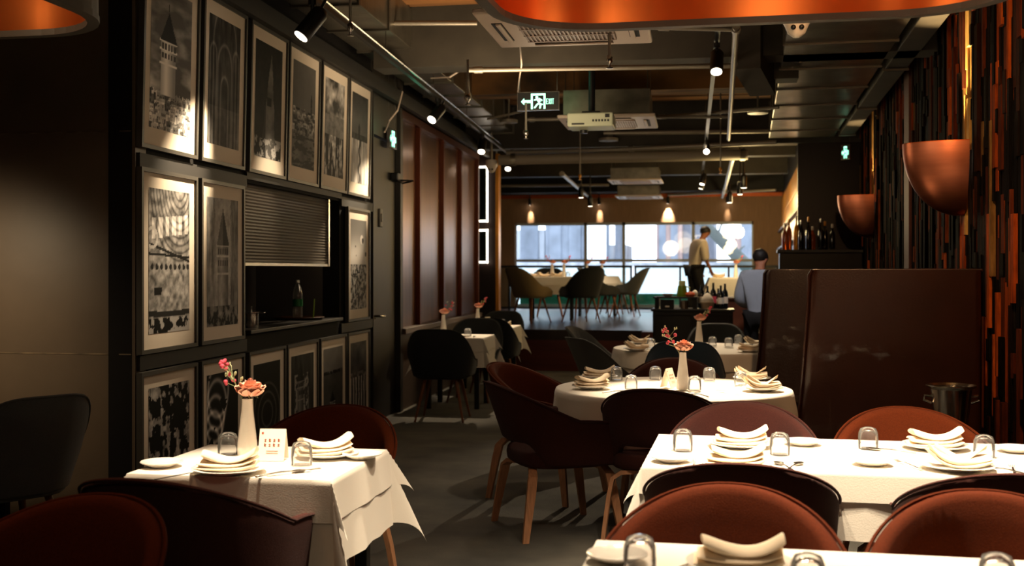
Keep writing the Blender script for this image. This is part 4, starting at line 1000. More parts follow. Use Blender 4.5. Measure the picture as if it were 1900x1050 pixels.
# left table
A_ = PZ(229, 887, TOP); B_ = PZ(608, 896, TOP); C_ = PZ(728, 840, TOP)
ux = (B_ - A_); ang = math.atan2(ux.y, ux.x); hx = ux.length / 2; hy = .33
uy = Vector((-math.sin(ang), math.cos(ang), 0)); cen = (A_ + B_) / 2 + uy * hy + ux.normalized() * .03; ang -= math.radians(3)
rtable(cen.x, cen.y, ang, hx, hy, 'small square table under white cloths at the left', 'double white tablecloth with pointed corners on the left table', .29, .14, seed=2)
# long table
N_ = PZ(1196, 869, TOP); ang2 = AR - PI / 2; dx_ = Vector((math.cos(ang2), math.sin(ang2), 0)); dy_ = Vector((-math.sin(ang2), math.cos(ang2), 0))
cl_ = N_ + dx_ * .78 + dy_ * .39
rtable(cl_.x, cl_.y, ang2, .78, .39, 'long rectangular table under white cloths at the right', 'double white tablecloth on the long right table', .23, .10, seed=4)
# foreground table
N2 = PZ(1112, 1013, TOP); cf = N2 + dx_ * .78 - dy_ * .38
rtable(cf.x, cf.y, ang2, .78, .38, 'front table cut off by the bottom edge of the photo', 'white tablecloth on the front table at the bottom edge', .25, .12, seed=6)
# round tables
r1 = LD(.142 * 6.92, 6.92); ctable(r1.x, r1.y, .70, 'nearer round table under a white cloth', 'white cloth draped over the nearer round table', .34, 3)
r2 = LD(.166 * 10.45, 10.45); ctable(r2.x, r2.y, .78, 'farther round table under a white cloth beside the booth', 'white cloth draped over the farther round table', .36, 8)
# wall tables
def wt(pxr, yn, D_len, label, cl, seed, w_=.33):
    q = PZ(pxr, yn, TOP); dxl = Vector((math.cos(AL - PI / 2), math.sin(AL - PI / 2), 0)); dyl = Vector((-dxl.y, dxl.x, 0)); c = q - dxl * w_ + dyl * D_len
    rtable(c.x, c.y, AL - PI / 2, w_, D_len, label, cl, .3, .14, seed=seed); return c
ta_ = wt(895, 630, .36, 'first small table against the bronze panelled wall', 'white cloths hanging in points from the first small wall table', 12)
tb_ = wt(948, 611, .4, 'second small table against the bronze panelled wall', 'white cloths hanging in points from the second small wall table', 14)
# far left table
q = LD(-2.86, 5.55); rtable(q.x, q.y, .1, .35, .25, 'table by the taupe wall at the left edge, mostly out of the photo', 'white cloth corner at the left edge of the photo', .22, .12, seed=16)
# upper floor tables
u1 = LD((1024 - 950) / F * 19.9, 19.9); rtable(u1.x, u1.y, .1, .42, .4, 'white clothed table on the upper floor between the beige and black chairs', 'white tablecloth on the first upper floor table', .3, .14, z=PH, seed=18)
u2 = LD((1108 - 950) / F * 21.7, 21.7); rtable(u2.x, u2.y, .1, .4, .4, 'white clothed table on the upper floor nearest the railing', 'white tablecloth on the second upper floor table', .3, .14, z=PH, seed=19)
u3 = LD((1362 - 950) / F * 19.2, 19.2); rtable(u3.x, u3.y, .05, .42, .4, 'table under a straight white cloth beside the waiter on the upper floor', 'straight hanging cloth on the table beside the waiter', .34, .0, z=PH, seed=21)

# ------------------------------------------------------------------ tableware
def make_glass():
    o = thing('tumbler', cat='glass'); # upturned
    B().lathe([(.036, 0), (.0385, .002), (.0395, .03), (.0375, .062), (.030, .08), (.014, .086), (.001, .0855), (.001, .074), (.014, .074), (.028, .069), (.034, .058), (.0372, .03), (.0362, .002)], 32).build('glass_body', M['glass'], o, True, 50)
    return o
def make_plate(R):
    def f():
        o = thing('plate', cat='plate')
        B().lathe([(.001, 0), (R * .55, 0), (R * .6, .003), (R, .016), (R * 1.01, .019), (R * .985, .0205), (R * .62, .008), (.001, .006)], 40).build('plate_body', M['china'], o, True, 50)
        return o
    return f
def make_napkin(style=0):
    def f():
        o = thing('folded_napkin', cat='napkin'); rnd = random.Random(style + 3); b = B(); n = 22; LL = .105
        lay = [(0, .0085, .056, .12), (.014, .0085, .054, .3), (.027, .010, .05, .75)] if style == 0 else [(0, .007, .055, .7), (.012, .012, .05, .5)]
        for li, (z0, t, w_, cu) in enumerate(lay):
            sh = rnd.uniform(-.012, .012); tw = rnd.uniform(-.1, .1); rs = []
            for i in range(n + 1):
                f_ = i / n * 2 - 1; x = f_ * LL * (1 - .05 * li); up = .03 * abs(f_) ** 2 * cu + (.012 * max(0, f_) ** 3 if style == 0 else .03 * max(0, -f_) ** 3)
                k = 1 - .35 * abs(f_) ** 8 + .25 * math.sin(f_ * 3 + li * 2); c = []
                for q in range(14):
                    a = 2 * PI * q / 14; yy_ = math.copysign(abs(math.cos(a)) ** .7, math.cos(a)) * w_ * (1 - .12 * abs(f_)); zz_ = math.sin(a) * t * k
                    c.append((x + sh + tw * yy_, yy_ + sh, z0 + t + up + zz_ + .004 * math.sin(yy_ * 70 + li)))
                rs.append(c)
            b.rings(rs)
        if style == 1:
            for s in (-1, 1):
                rs = []
                for i in range(7):
                    f_ = i / 6; rs.append([(s * (.02 + .07 * f_) + .012 * math.cos(a) * (1 - f_ * .8), .035 * (1 - f_) * math.sin(a), .03 + .045 * f_ + .01 * math.cos(a)) for a in [2 * PI * q / 10 for q in range(10)]])
                b.rings(rs)
        b.build('folded_cloth', M['napkin'], o, True, 70); return o
    return f
def make_spoon():
    o = thing('spoon', cat='spoon'); b = B()
    b.tube([(0, -.1, .004), (0, -.06, .006), (0, 0, .009), (0, .045, .006)], [.0045, .004, .0028, .003], 8); rs = []
    for i in range(1, 8):
        t = PI * i / 8; rs.append([(.019 * math.sin(t) * math.cos(a), .07 - .03 * math.cos(t), .006 - .004 * math.sin(t) + .003 * math.sin(a) + .005 * (abs(math.cos(a)) ** 2) * math.sin(t)) for a in [2 * PI * q / 12 for q in range(12)]])
    b.rings(rs); b.build('spoon_body', M['steel'], o, True); return o
def make_fork():
    o = thing('fork', cat='fork'); b = B()
    b.strip([(0, -.1, .003), (0, -.03, .006), (0, .03, .009), (0, .05, .006), (0, .06, .005)], [.012, .008, .006, .016, .022], .002, (1, 0, 0))
    for i in range(4): x = -.009 + i * .006; b.strip([(x, .06, .005), (x, .1, .007)], .0026, .0018, (1, 0, 0))
    b.build('fork_body', M['steel'], o); return o
def make_vase():
    o = thing('bud_vase', cat='vase')
    B().lathe([(.001, 0), (.036, 0), (.039, .006), (.037, .05), (.03, .11), (.023, .17), (.02, .215), (.0205, .22), (.017, .22), (.0165, .215), (.02, .17), (.001, .15)], 32).build('vase_body', M['china'], o, True, 50)
    return o
def petals(b, c, R, rnd, layers=4):
    for L in range(layers):
        n = 3 + 2 * L; rad = R * (.2 + .2 * L); tilt = .08 + .25 * L
        for k in range(n):
            a = 2 * PI * k / n + L * .7 + rnd.uniform(-.2, .2); W2 = rad * .95 + .006; H2 = R * (1.35 - .08 * L)
            d = Vector((math.cos(a), math.sin(a), 0)); s = Vector((-d.y, d.x, 0)); G = []
            for i in range(6):
                u = i / 5 * 2 - 1; row = []
                for j in range(5):
                    v = j / 4; ww = W2 * math.sin(PI * (.18 + .62 * v)) ; out = rad * .35 + rad * .9 * v * math.sin(tilt + v * .5) - .25 * W2 * u * u * (1 - .3 * L) + (.15 * R * v ** 3 if L > 1 else 0)
                    p = Vector(c) + d * out + s * (ww * u) + Vector((0, 0, H2 * v * math.cos(tilt * .9) - .12 * R * u * u * v + rnd.uniform(-1, 1) * .0016))
                    row.append(p)
                G.append(row)
            b.grid(lambda i, j: G[i][j], 6, 5)
def make_rose(seed, m='petal'):
    def f():
        rnd = random.Random(seed); o = thing('rose', cat='flower')
        b = B(); petals(b, (.012, 0, .016), .050, rnd); b.build('bloom', M[m], o, True, 80)
        B().tube([(0, 0, -.09), (.002, 0, -.02), (.01, 0, .03)], .0028, 6).build('flower_stem', M['stem'], o, True)
        b = B()
        for k in range(5): a = k * 1.26; b.strip([(.01, 0, .028), (.01 + .02 * math.cos(a), .02 * math.sin(a), .022), (.01 + .034 * math.cos(a), .034 * math.sin(a), .008)], [.006, .008, .002], .001, (-math.sin(a), math.cos(a), 0))
        b.build('sepals', M['stem'], o); return o
    return f
def make_sprig(seed, lean):
    def f():
        rnd = random.Random(seed); o = thing('flower_sprig', cat='sprig'); st = B(); bd = B(); tp_ = B()
        main = [Vector((0, 0, -.05)), Vector((lean * .02, 0, .01)), Vector((lean * .05, .005, .06)), Vector((lean * .075, .0, .12))]; st.tube(main, [.0025, .0025, .002, .0015], 6)
        for k in range(14):
            t = rnd.uniform(.25, 1); p = main[1].lerp(main[3], t); d = Vector((lean * rnd.uniform(-.3, 1), rnd.uniform(-.6, .6), rnd.uniform(.1, 1))).normalized() * rnd.uniform(.025, .06)
            st.tube([p, p + d * .6, p + d], [.0016, .0014, .001], 5)
            if k < 9:
                for q in range(2): e_ = p + d + Vector((rnd.uniform(-1, 1), rnd.uniform(-1, 1), rnd.uniform(-.5, 1))) * .007; bd.ball(e_, rnd.uniform(.006, .010), n=8, m=5)
            else:
                for q in range(2): e_ = p + d + Vector((rnd.uniform(-1, 1), 0, rnd.uniform(0, 1))) * .008; tp_.tube([p + d * .9, e_], .0022, 5); tp_.ball(e_, .004, .004, .009, n=6, m=5)
        st.build('sprig_stem', M['stem'], o); bd.build('buds', M['pink'], o, True); tp_.build('leaf_tips', mat('tip', 'c9d0a4', .6), o, True); return o
    return f
def make_card():
    o = thing('table_tent_card', cat='card'); a, h_, w_ = .038, .115, .05
    b = B(); b.X = Matrix.Rotation(PI / 2, 4, 'Z') @ Matrix.Rotation(PI / 2, 4, 'X')
    B().rings([[(-w_, -a, 0), (-w_, -a + .004, 0), (-w_, 0, h_ - .006), (-w_, a - .004, 0), (-w_, a, 0), (-w_, 0, h_)], [(w_, -a, 0), (w_, -a + .004, 0), (w_, 0, h_ - .006), (w_, a - .004, 0), (w_, a, 0), (w_, 0, h_)]]).build('folded_card', M['paper'], o)
    b = B(); up = Vector((0, a, h_)).normalized(); nrm = Vector((0, -h_, a)).normalized(); base = Vector((0, -a, 0)); rnd = random.Random(5)
    def blk(x0, x1, t0, t1):
        V = []
        for off in (.0003, .001):
            V.append([Vector((x, 0, 0)) + base + up * t + nrm * off for x, t in ((x0, t0), (x1, t0), (x1, t1), (x0, t1))])
        b.rings(V)
    blk(-.042, -.034, .1, .108)
    for r in range(2):
        for c in range(4):
            x = -.03 + c * .017; y = .078 - r * .018
            blk(x, x + .009, y, y + .0022); blk(x + .0035, x + .0055, y - .006, y + .005); blk(x + .0005, x + .0085, y - .006, y - .004)
            if (c + r) % 2: blk(x + .001, x + .003, y - .004, y + .006)
    for r in range(2): blk(-.02, .025, .036 - r * .008, .0375 - r * .008)
    b.build('printed_text', M['ink'], o); return o
def onx(px, py, z0=0): q = PZ(px, py, ZC + z0); return q
def gl(px, py, lab, z0=0): q = onx(px, py, z0); q.z = ZC + z0; put('glass', make_glass, q, random.random() * 6, 'upturned clear tumbler ' + lab, group='upturned tumblers')
def pl(px, py, lab, R=.13, q=None):
    q = q or onx(px, py); return put('plate%.2f' % R, make_plate(R), q, 0, ('white dinner plate ' if R > .1 else 'small white side plate ') + lab, group='white plates')
def nk(px, py, lab, deg=0, style=0, q=None):
    q = q or onx(px, py); q = Vector(q); q.z += .0085; return put('nap%d' % style, make_napkin(style), q, math.radians(deg), 'folded cream napkin ' + lab, group='folded napkins')
def cut(kind, px, py, deg, lab, q=None): 
    q = q or onx(px, py); return put(kind, make_spoon if kind == 'spoon' else make_fork, q, math.radians(deg), 'steel %s %s' % (kind, lab), group=kind + 's on the tables')
def vs(px, py, lab, lean, fdeg=0, sd=1, q=None):
    q = q or onx(px, py); put('vase', make_vase, q, 0, 'tall white bud vase ' + lab, group='white bud vases'); t = Vector(q) + Vector((0, 0, .215))
    put('rose%d' % (sd % 3), make_rose(sd % 3), t, fdeg, 'peach rose bloom in the vase ' + lab, group='roses in vases')
    put('sprig%d%d' % (sd % 2, lean > 0), make_sprig(sd % 2 + 5, lean), t + Vector((-.004 if lean < 0 else .004, 0, 0)), 0, 'small pink sprig in the vase ' + lab, group='pink sprigs in vases')
# left table setting
pl(300, 865, 'at the near left corner of the left table', .075); pl(425, 876, 'under the napkin at the near side of the left table'); nk(425, 876, 'on the near plate of the left table', 8)
vs(459, 846, 'on the left table', -.95, 0, 1)
put('card', make_card, onx(507, 852), .12, 'white table tent card with red print beside the vase on the left table', group='table tent cards')
gl(423, 843, 'left of the vase on the left table'); gl(560, 862, 'right of the card on the left table')
pl(607, 847, 'under the napkin at the far side of the left table', .12); nk(603, 847, 'on the far plate of the left table', 35)
pl(672, 850, 'near the far right corner of the left table', .075)
cut('spoon', 522, 880, -38, 'beside the near plate of the left table'); cut('fork', 546, 877, -48, 'crossing the spoon on the left table'); cut('fork', 338, 884, -35, 'left of the near plate on the left table')
# long table settings
pl(1246, 856, 'at the near left corner of the long table', .075); pl(1366, 866, 'at the near left seat of the long table'); nk(1366, 866, 'at the near left seat of the long table', 3)
pl(1374, 828, 'at the far left seat of the long table'); nk(1376, 828, 'at the far left seat of the long table', 4)
gl(1267, 836, 'leftmost on the long table'); gl(1447, 843, 'second from the left on the long table'); gl(1611, 832, 'in the middle of the long table, before the rust chair'); gl(1826, 848, 'rightmost on the long table')
pl(1490, 825, 'beside the far left seat of the long table', .075); pl(1618, 862, 'in the middle front of the long table', .075)
pl(1735, 832, 'at the far right seat of the long table'); nk(1735, 832, 'at the far right seat of the long table', 4)
pl(1775, 870, 'at the near right seat of the long table'); nk(1782, 870, 'at the near right seat of the long table', 0, 1); pl(1885, 838, 'at the far right end of the long table', .075)
cut('spoon', 1456, 867, 15, 'left of the pair of spoons on the long table'); cut('spoon', 1473, 867, -18, 'right of the pair of spoons on the long table')
cut('fork', 1288, 862, 0, 'between side plate and dinner plate on the long table'); cut('fork', 1685, 864, 20, 'left of the near right plate on the long table')
cut('spoon', 1653, 838, 60, 'beside the middle glass on the long table'); cut('spoon', 1862, 874, 38, 'at the right end of the long table'); cut('fork', 1880, 874, -10, 'at the right end of the long table beside the spoon')
# front table settings
pl(1145, 1040, 'at the left end of the front table', .075); gl(1187, 1060, 'leftmost on the front table'); pl(1375, 1056, 'at the left seat of the front table'); nk(1375, 1056, 'at the left seat of the front table', 0)
gl(1499, 1098, 'in the middle of the front table'); gl(1850, 1098, 'rightmost on the front table'); cut('fork', 1258, 1060, -30, 'left of the napkin on the front table')
# nearer round table
def rt(cx, px, py): return onx(px, py)
vs(1267, 722, 'on the nearer round table', -1.1, 1.2, 2)
put('card', make_card, onx(1241, 718), 1.2, 'white table tent card beside the vase on the nearer round table', group='table tent cards')
for px, py, lab in ((1144, 705, 'behind the left napkins of the nearer round table'), (1171, 722, 'at the left front of the nearer round table'), (1216, 704, 'left of the card on the nearer round table'), (1289, 724, 'right of the vase on the nearer round table'),
                    (1316, 706, 'in the middle back right of the nearer round table'), (1374, 714, 'before the right napkin on the nearer round table')): gl(px, py, lab)
for px, py, d, lab, st in ((1112, 702, 10, 'at the left back of the nearer round table', 0), (1098, 720, 25, 'at the left front of the nearer round table', 0), (1395, 705, -5, 'at the right back of the nearer round table', 1), (1415, 724, 10, 'at the right front of the nearer round table', 1)):
    pl(px, py, lab, .12); nk(px, py, lab, d, st)
cut('spoon', 1143, 728, -45, 'at the left front of the nearer round table'); cut('spoon', 1298, 734, 30, 'in the middle front of the nearer round table'); cut('fork', 1352, 728, 40, 'at the right front of the nearer round table')
# farther round table
vs(1297, 639, 'on the farther round table', 1.1, 0, 1)
for px, py, lab in ((1208, 645, 'at the left of the farther round table'), (1322, 641, 'right of the vase on the farther round table'), (1352, 643, 'in front of the napkins on the farther round table'), (1370, 637, 'at the back right of the farther round table')): gl(px, py, lab)
for px, py, d, lab, st in ((1182, 650, 10, 'at the left front of the farther round table', 1), (1188, 638, 10, 'at the left back of the farther round table', 1), (1392, 652, 0, 'at the right front of the farther round table', 0), (1403, 641, 0, 'at the right back of the farther round table', 1)):
    pl(px, py, lab, .12); nk(px, py, lab, d, st)
# wall tables
vs(0, 0, 'on the first small wall table', 1.1, 0, 2, q=Vector((ta_.x - .2, ta_.y + .15, ZC))); vs(0, 0, 'on the second small wall table', 1.1, 0, 1, q=Vector((tb_.x - .18, tb_.y + .1, ZC)))
put('card', make_card, Vector((tb_.x - .04, tb_.y + .05, ZC)), 1.1, 'white table tent card on the second small wall table', group='table tent cards')
for q, lab in ((Vector((ta_.x + .12, ta_.y - .05, ZC)), 'on the first small wall table'), (Vector((tb_.x + .14, tb_.y + .1, ZC)), 'right on the second small wall table'), (Vector((tb_.x - .02, tb_.y - .2, ZC)), 'left on the second small wall table')):
    put('glass', make_glass, q, 0, 'upturned clear tumbler ' + lab, group='upturned tumblers')
pl(0, 0, 'on the first small wall table', .12, q=Vector((ta_.x + .05, ta_.y - .22, ZC))); cut('spoon', 0, 0, 10, 'on the first small wall table', q=Vector((ta_.x + .22, ta_.y - .2, ZC)))
nk(0, 0, 'on the second small wall table', 0, 0, q=Vector((tb_.x + .2, tb_.y - .15, ZC - .0085)))
# upper floor tables
ZU = ZC + PH
for q, lab, ln in ((Vector((u1.x + .02, u1.y - .1, ZU)), 'at the left on the first upper floor table', -1.1), (Vector((u1.x + .2, u1.y + .1, ZU)), 'at the right on the first upper floor table', 1.1), (Vector((u2.x - .2, u2.y, ZU)), 'at the left on the second upper floor table', 1.1), (Vector((u2.x + .08, u2.y + .1, ZU)), 'at the right on the second upper floor table', 1.1), (Vector((u3.x + .03, u3.y, ZC + PH - .008)), 'on the table beside the waiter', 1.1)):
    vs(0, 0, lab, ln, 0, 1 if ln > 0 else 2, q=q)
for k, (dx0, dy0) in enumerate(((-.25, -.2), (-.1, -.28), (.1, -.25))): nk(0, 0, ('at the left of', 'in the middle of', 'at the right of')[k] + ' the first upper floor table', 20 * k, k % 2, q=Vector((u1.x + dx0 * 1.1, u1.y + dy0 + .06, ZU - .0085)))
for k, (dx0, dy0) in enumerate(((-.3, .1), (.3, -.1))): put('glass', make_glass, Vector((u1.x + dx0, u1.y + dy0, ZU)), 0, 'upturned clear tumbler at the %s edge of the first upper floor table' % ('left', 'right')[k], group='upturned tumblers')
nk(0, 0, 'on the table beside the waiter', 0, 0, q=Vector((u3.x - .25, u3.y - .15, ZC + PH - .0165)))

# ------------------------------------------------------------------ railing
RYL = 24.0
X0r = XY(928, RYL); 
rp = [XY(p, RYL) for p in (945, 1171, 1179, 1262, 1352, 1442)]
o = thing('glass_railing', ((rp[0] + rp[-1]) / 2, RYL, PH), 0, 'black framed glass railing in front of the far window', 'railing'); cx = o.location.x
zt = .97
for i, x in enumerate(rp): B().box(x - cx - .022, x - cx + .022, -.022, .022, 0, zt).build('post', M['black'], o)
for a, e in ((rp[0] - .3, rp[1]), (rp[2], rp[3]), (rp[3], rp[4]), (rp[4], rp[5])):
    B().box(a - cx, e - cx, -.025, .025, zt - .05, zt).build('top_rail', M['black'], o); B().box(a - cx, e - cx, -.02, .02, .04, .08).build('bottom_rail', M['black'], o)
    B().box(a - cx + .03, e - cx - .03, -.006, .006, .08, zt - .05).build('glass_panel', M['railglass'], o)

# ------------------------------------------------------------------ service station, bar
sq = LD((1286 - 950) / F * 13.7, 13.7)
o = thing('service_station', (sq.x, sq.y, 0), .0, 'black waiter station cabinet in front of the steps', 'cabinet')
B().box(-.47, .47, -.28, .28, 0, .98, .006).build('body', M['bardark'], o)
for x0, x1 in ((-.45, -.01), (.01, .45)): d = B().box(x0, x1, -.3, -.28, .09, .93, .004).build('door', M['bardark'], o); B().box((x1 if x0 < 0 else x0 + .03) - .03, (x1 if x0 < 0 else x0 + .03) - .015, -.315, -.3, .5, .65).build('handle', M['steel'], d)
B().box(-.49, .49, -.31, .3, .98, 1.005, .004).build('worktop', M['black'], o)
B().box(-.45, -.4, -.2, .2, 1.005, 1.13).build('shelf_support', M['bardark'], o); B().box(.0, .05, -.2, .2, 1.005, 1.13).build('shelf_support', M['bardark'], o)
B().box(-.47, .06, -.22, .22, 1.13, 1.15, .003).build('upper_shelf', M['black'], o)
SZ, SU = 1.0055, 1.1505
def onst(dx, dy, z): return Vector((sq.x + dx, sq.y + dy, z))
def simple(name, q, prof, m, label, cat, group=None, n=18):
    o = thing(name, q, 0, label, cat, group); B().lathe(prof, n).build(name + '_body', m, o, True, 50); return o
jg = simple('juice_jug', onst(-.13, -.05, SU), [(.001, 0), (.06, 0), (.065, .02), (.052, .11), (.05, .13), (.001, .13)], M['lime'], 'green juice jug with pale lid on the waiter station', 'jug')
B().lathe([(.04, .13), (.04, .18), (.034, .19), (.001, .19)], 16).build('lid', M['limep'], jg, True)
B().tube([(.05, 0, .12), (.09, 0, .11), (.09, 0, .05), (.055, 0, .03)], .007).build('handle', M['limep'], jg, True)
simple('snack_bowl', onst(-.3, -.08, SU), [(.001, 0), (.04, 0), (.07, .03), (.068, .035), (.001, .02)], M['china'], 'white bowl left of the green jug on the waiter station', 'bowl')
simple('fruit_bowl', onst(-.03, -.15, SU), [(.001, 0), (.04, 0), (.06, .025), (.05, .05), (.02, .06), (.001, .06)], M['food'], 'orange filled bowl right of the green jug on the waiter station', 'bowl')
simple('sugar_bowl', onst(.02, .06, SU), [(.001, 0), (.03, 0), (.04, .03), (.03, .06), (.012, .075), (.001, .08)], M['china'], 'small white lidded pot behind the orange bowl on the waiter station', 'pot')
gb = simple('glass_ice_bowl', onst(.17, -.1, SZ), [(.001, 0), (.07, 0), (.09, .08), (.088, .082), (.066, .008), (.001, .008)], mat('cut_glass', 'b9a58c', .15, coat=.4), 'cut glass bowl heaped with white napkins on the waiter station', 'bowl', n=24)
simple('white_cloth_heap', onst(.17, -.1, SZ + .06), [(.001, 0), (.07, .0), (.075, .04), (.06, .08), (.03, .12), (.001, .13)], M['cloth'], 'heap of white cloth in the cut glass bowl', 'cloth')
for i, (dx0, dy0, h_) in enumerate(((.1, .12, .3), (.17, .14, .27), (.24, .12, .31), (.33, .02, .28), (.38, .1, .3), (.3, .16, .24))):
    bt = simple('wine_bottle', onst(dx0, dy0, SZ), [(.001, 0), (.034, 0), (.037, .01), (.037, h_ * .58), (.03, h_ * .68), (.014, h_ * .78), (.013, h_), (.001, h_)], M['dbottle'], 'dark bottle on the waiter station, %s from the left' % ('first', 'second', 'third', 'fourth', 'fifth', 'one behind, third')[i], 'bottle', 'bottles on the waiter station')
    B().lathe([(.0375, h_ * .2), (.0378, h_ * .22), (.0378, h_ * .45), (.0375, h_ * .47)], 18, closed=True).build('label', (M['paper'], M['teal'], M['pink'], M['paper'], M['napkin'], M['paper'])[i], bt, True)
bx = thing('menu_box', onst(-.3, -.18, SZ), 0, 'small dark box with a pale tag under the station shelf', 'box'); B().box(-.08, .08, -.05, .05, 0, .11, .004).build('box_body', M['bardark'], bx); B().box(-.025, .025, -.053, -.05, .02, .04).build('tag', M['paper'], bx)
simple('ice_jar', onst(-.1, -.15, SZ), [(.001, 0), (.045, 0), (.05, .1), (.047, .1), (.042, .006), (.001, .006)], mat('jar_glass', '6a5a48', .15, coat=.5), 'glass jar under the station shelf', 'jar')
# brown wooden counter right of station
q = LD((1362 - 950) / F * 15.0, 15.0)
o = thing('host_counter', (q.x, q.y, 0), 0, 'brown wooden counter between the waiter station and the man in grey', 'counter')
B().box(-.14, .22, -.2, .2, .0, 1.08, .006).build('body', M['plinth'], o); B().box(-.18, .26, -.24, .24, 1.08, 1.11, .004).build('worktop', mat('counter_top', '4a2413', .35), o)
o = thing('paper_stack', (q.x - .02, q.y - .1, 1.111), .2, 'small stack of white papers on the brown counter', 'paper'); B().box(-.08, .08, -.05, .05, 0, .015).build('sheets', M['paper'], o)
# bar counter
o = thing('bar_counter', MS @ Vector((BS - .6, 0, 0)), AR, 'tall black bar counter behind the booth sofas', 'bar counter')
B().box(0, .5, -.77, .25, 0, 1.69, .01).build('body', M['bardark'], o); B().box(-.03, .52, -.775, .28, 1.69, 1.73, .005).build('worktop', M['black'], o)
for i in range(9):
    h_ = (.34, .4, .44, .38, .42, .3, .4, .36, .33)[i]; q = MS @ Vector((BS - .45 + .07 * (i % 3), .18 - .075 * i + (.02 if i % 2 else 0), 1.7305))
    bt = simple('bar_bottle', q, [(.001, 0), (.034, 0), (.036, .01), (.036, h_ * .55), (.03, h_ * .66), (.012, h_ * .76), (.012, h_), (.001, h_)], (M['amber'], M['amber'], M['gold'], M['dbottle'], M['dbottle'], M['amber'], M['dbottle'], M['dbottle'], M['dbottle'])[i], 'bottle on the black bar counter, %s from the left' % ('first', 'second', 'third', 'fourth', 'fifth', 'sixth', 'seventh', 'eighth', 'last')[i], 'bottle', 'bottles on the bar counter')
    B().lathe([(.0125, h_ * .86), (.0145, h_ * .87), (.0145, h_ + .004), (.001, h_ + .006)], 12).build('stopper', (M['steel'], M['gold'], M['china'])[i % 3], bt, True)
for D, wt_, z_ in ((15.3, 5, 2.6), (16.2, 6, 2.1), (17.2, 6, 2.8), (18.6, 8, 2.2), (20.5, 9, 2.7), (23, 10, 2.4)):
    point('bar_shelf_light', LD(.68 + KR * D - .75, D, z_), wt_ * 3.4, (1, .74, .34), .15)

# ------------------------------------------------------------------ people
def skin(name, pts, edges, m, parent, sub=1, root=0):
    me = bpy.data.meshes.new(name + '_rig'); me.from_pydata([p[:3] for p in pts], edges, [])
    o = bpy.data.objects.new(name + '_rig', me); C.objects.link(o)
    o.modifiers.new('s', 'SKIN'); sv = me.skin_vertices[0].data
    for i, p in enumerate(pts): r = p[3]; sv[i].radius = (r, p[4] if len(p) > 4 else r); sv[i].use_root = (i == root)
    ss = o.modifiers.new('ss', 'SUBSURF'); ss.levels = sub; ss.render_levels = sub
    dg = bpy.context.evaluated_depsgraph_get(); dg.update(); m2 = bpy.data.meshes.new_from_object(o.evaluated_get(dg)); m2.name = name
    bpy.data.objects.remove(o); m2.materials.clear(); m2.materials.append(m); m2.polygons.foreach_set('use_smooth', [True] * len(m2.polygons))
    r = bpy.data.objects.new(name, m2); C.objects.link(r); r.parent = parent; return r
def hand(pts, edges, w_, d, s):
    """wrist index w_, d direction of hand, s sideways"""
    p = Vector(pts[w_][:3]); d = Vector(d).normalized(); s = Vector(s).normalized(); n = d.cross(s)
    pal = len(pts); q = p + d * .05; pts.append((*q, .028, .018)); edges.append((w_, pal))
    for k, (o_, L) in enumerate(((-.03, .062), (-.010, .075), (.011, .07), (.031, .055))):
        a = q + d * .035 + s * o_; i0 = len(pts); pts.append((*a, .0095)); pts.append((*(a + d * L * .5 + n * .008), .0088)); pts.append((*(a + d * L * .9 + n * .03), .0075)); edges += [(pal, i0), (i0, i0 + 1), (i0 + 1, i0 + 2)]
    a = q - d * .01 - s * .035; i0 = len(pts); pts.append((*a, .0105)); pts.append((*(a + d * .03 - s * .022), .0098)); pts.append((*(a + d * .055 - s * .03 + n * .012), .0085)); edges += [(pal, i0), (i0, i0 + 1), (i0 + 1, i0 + 2)]
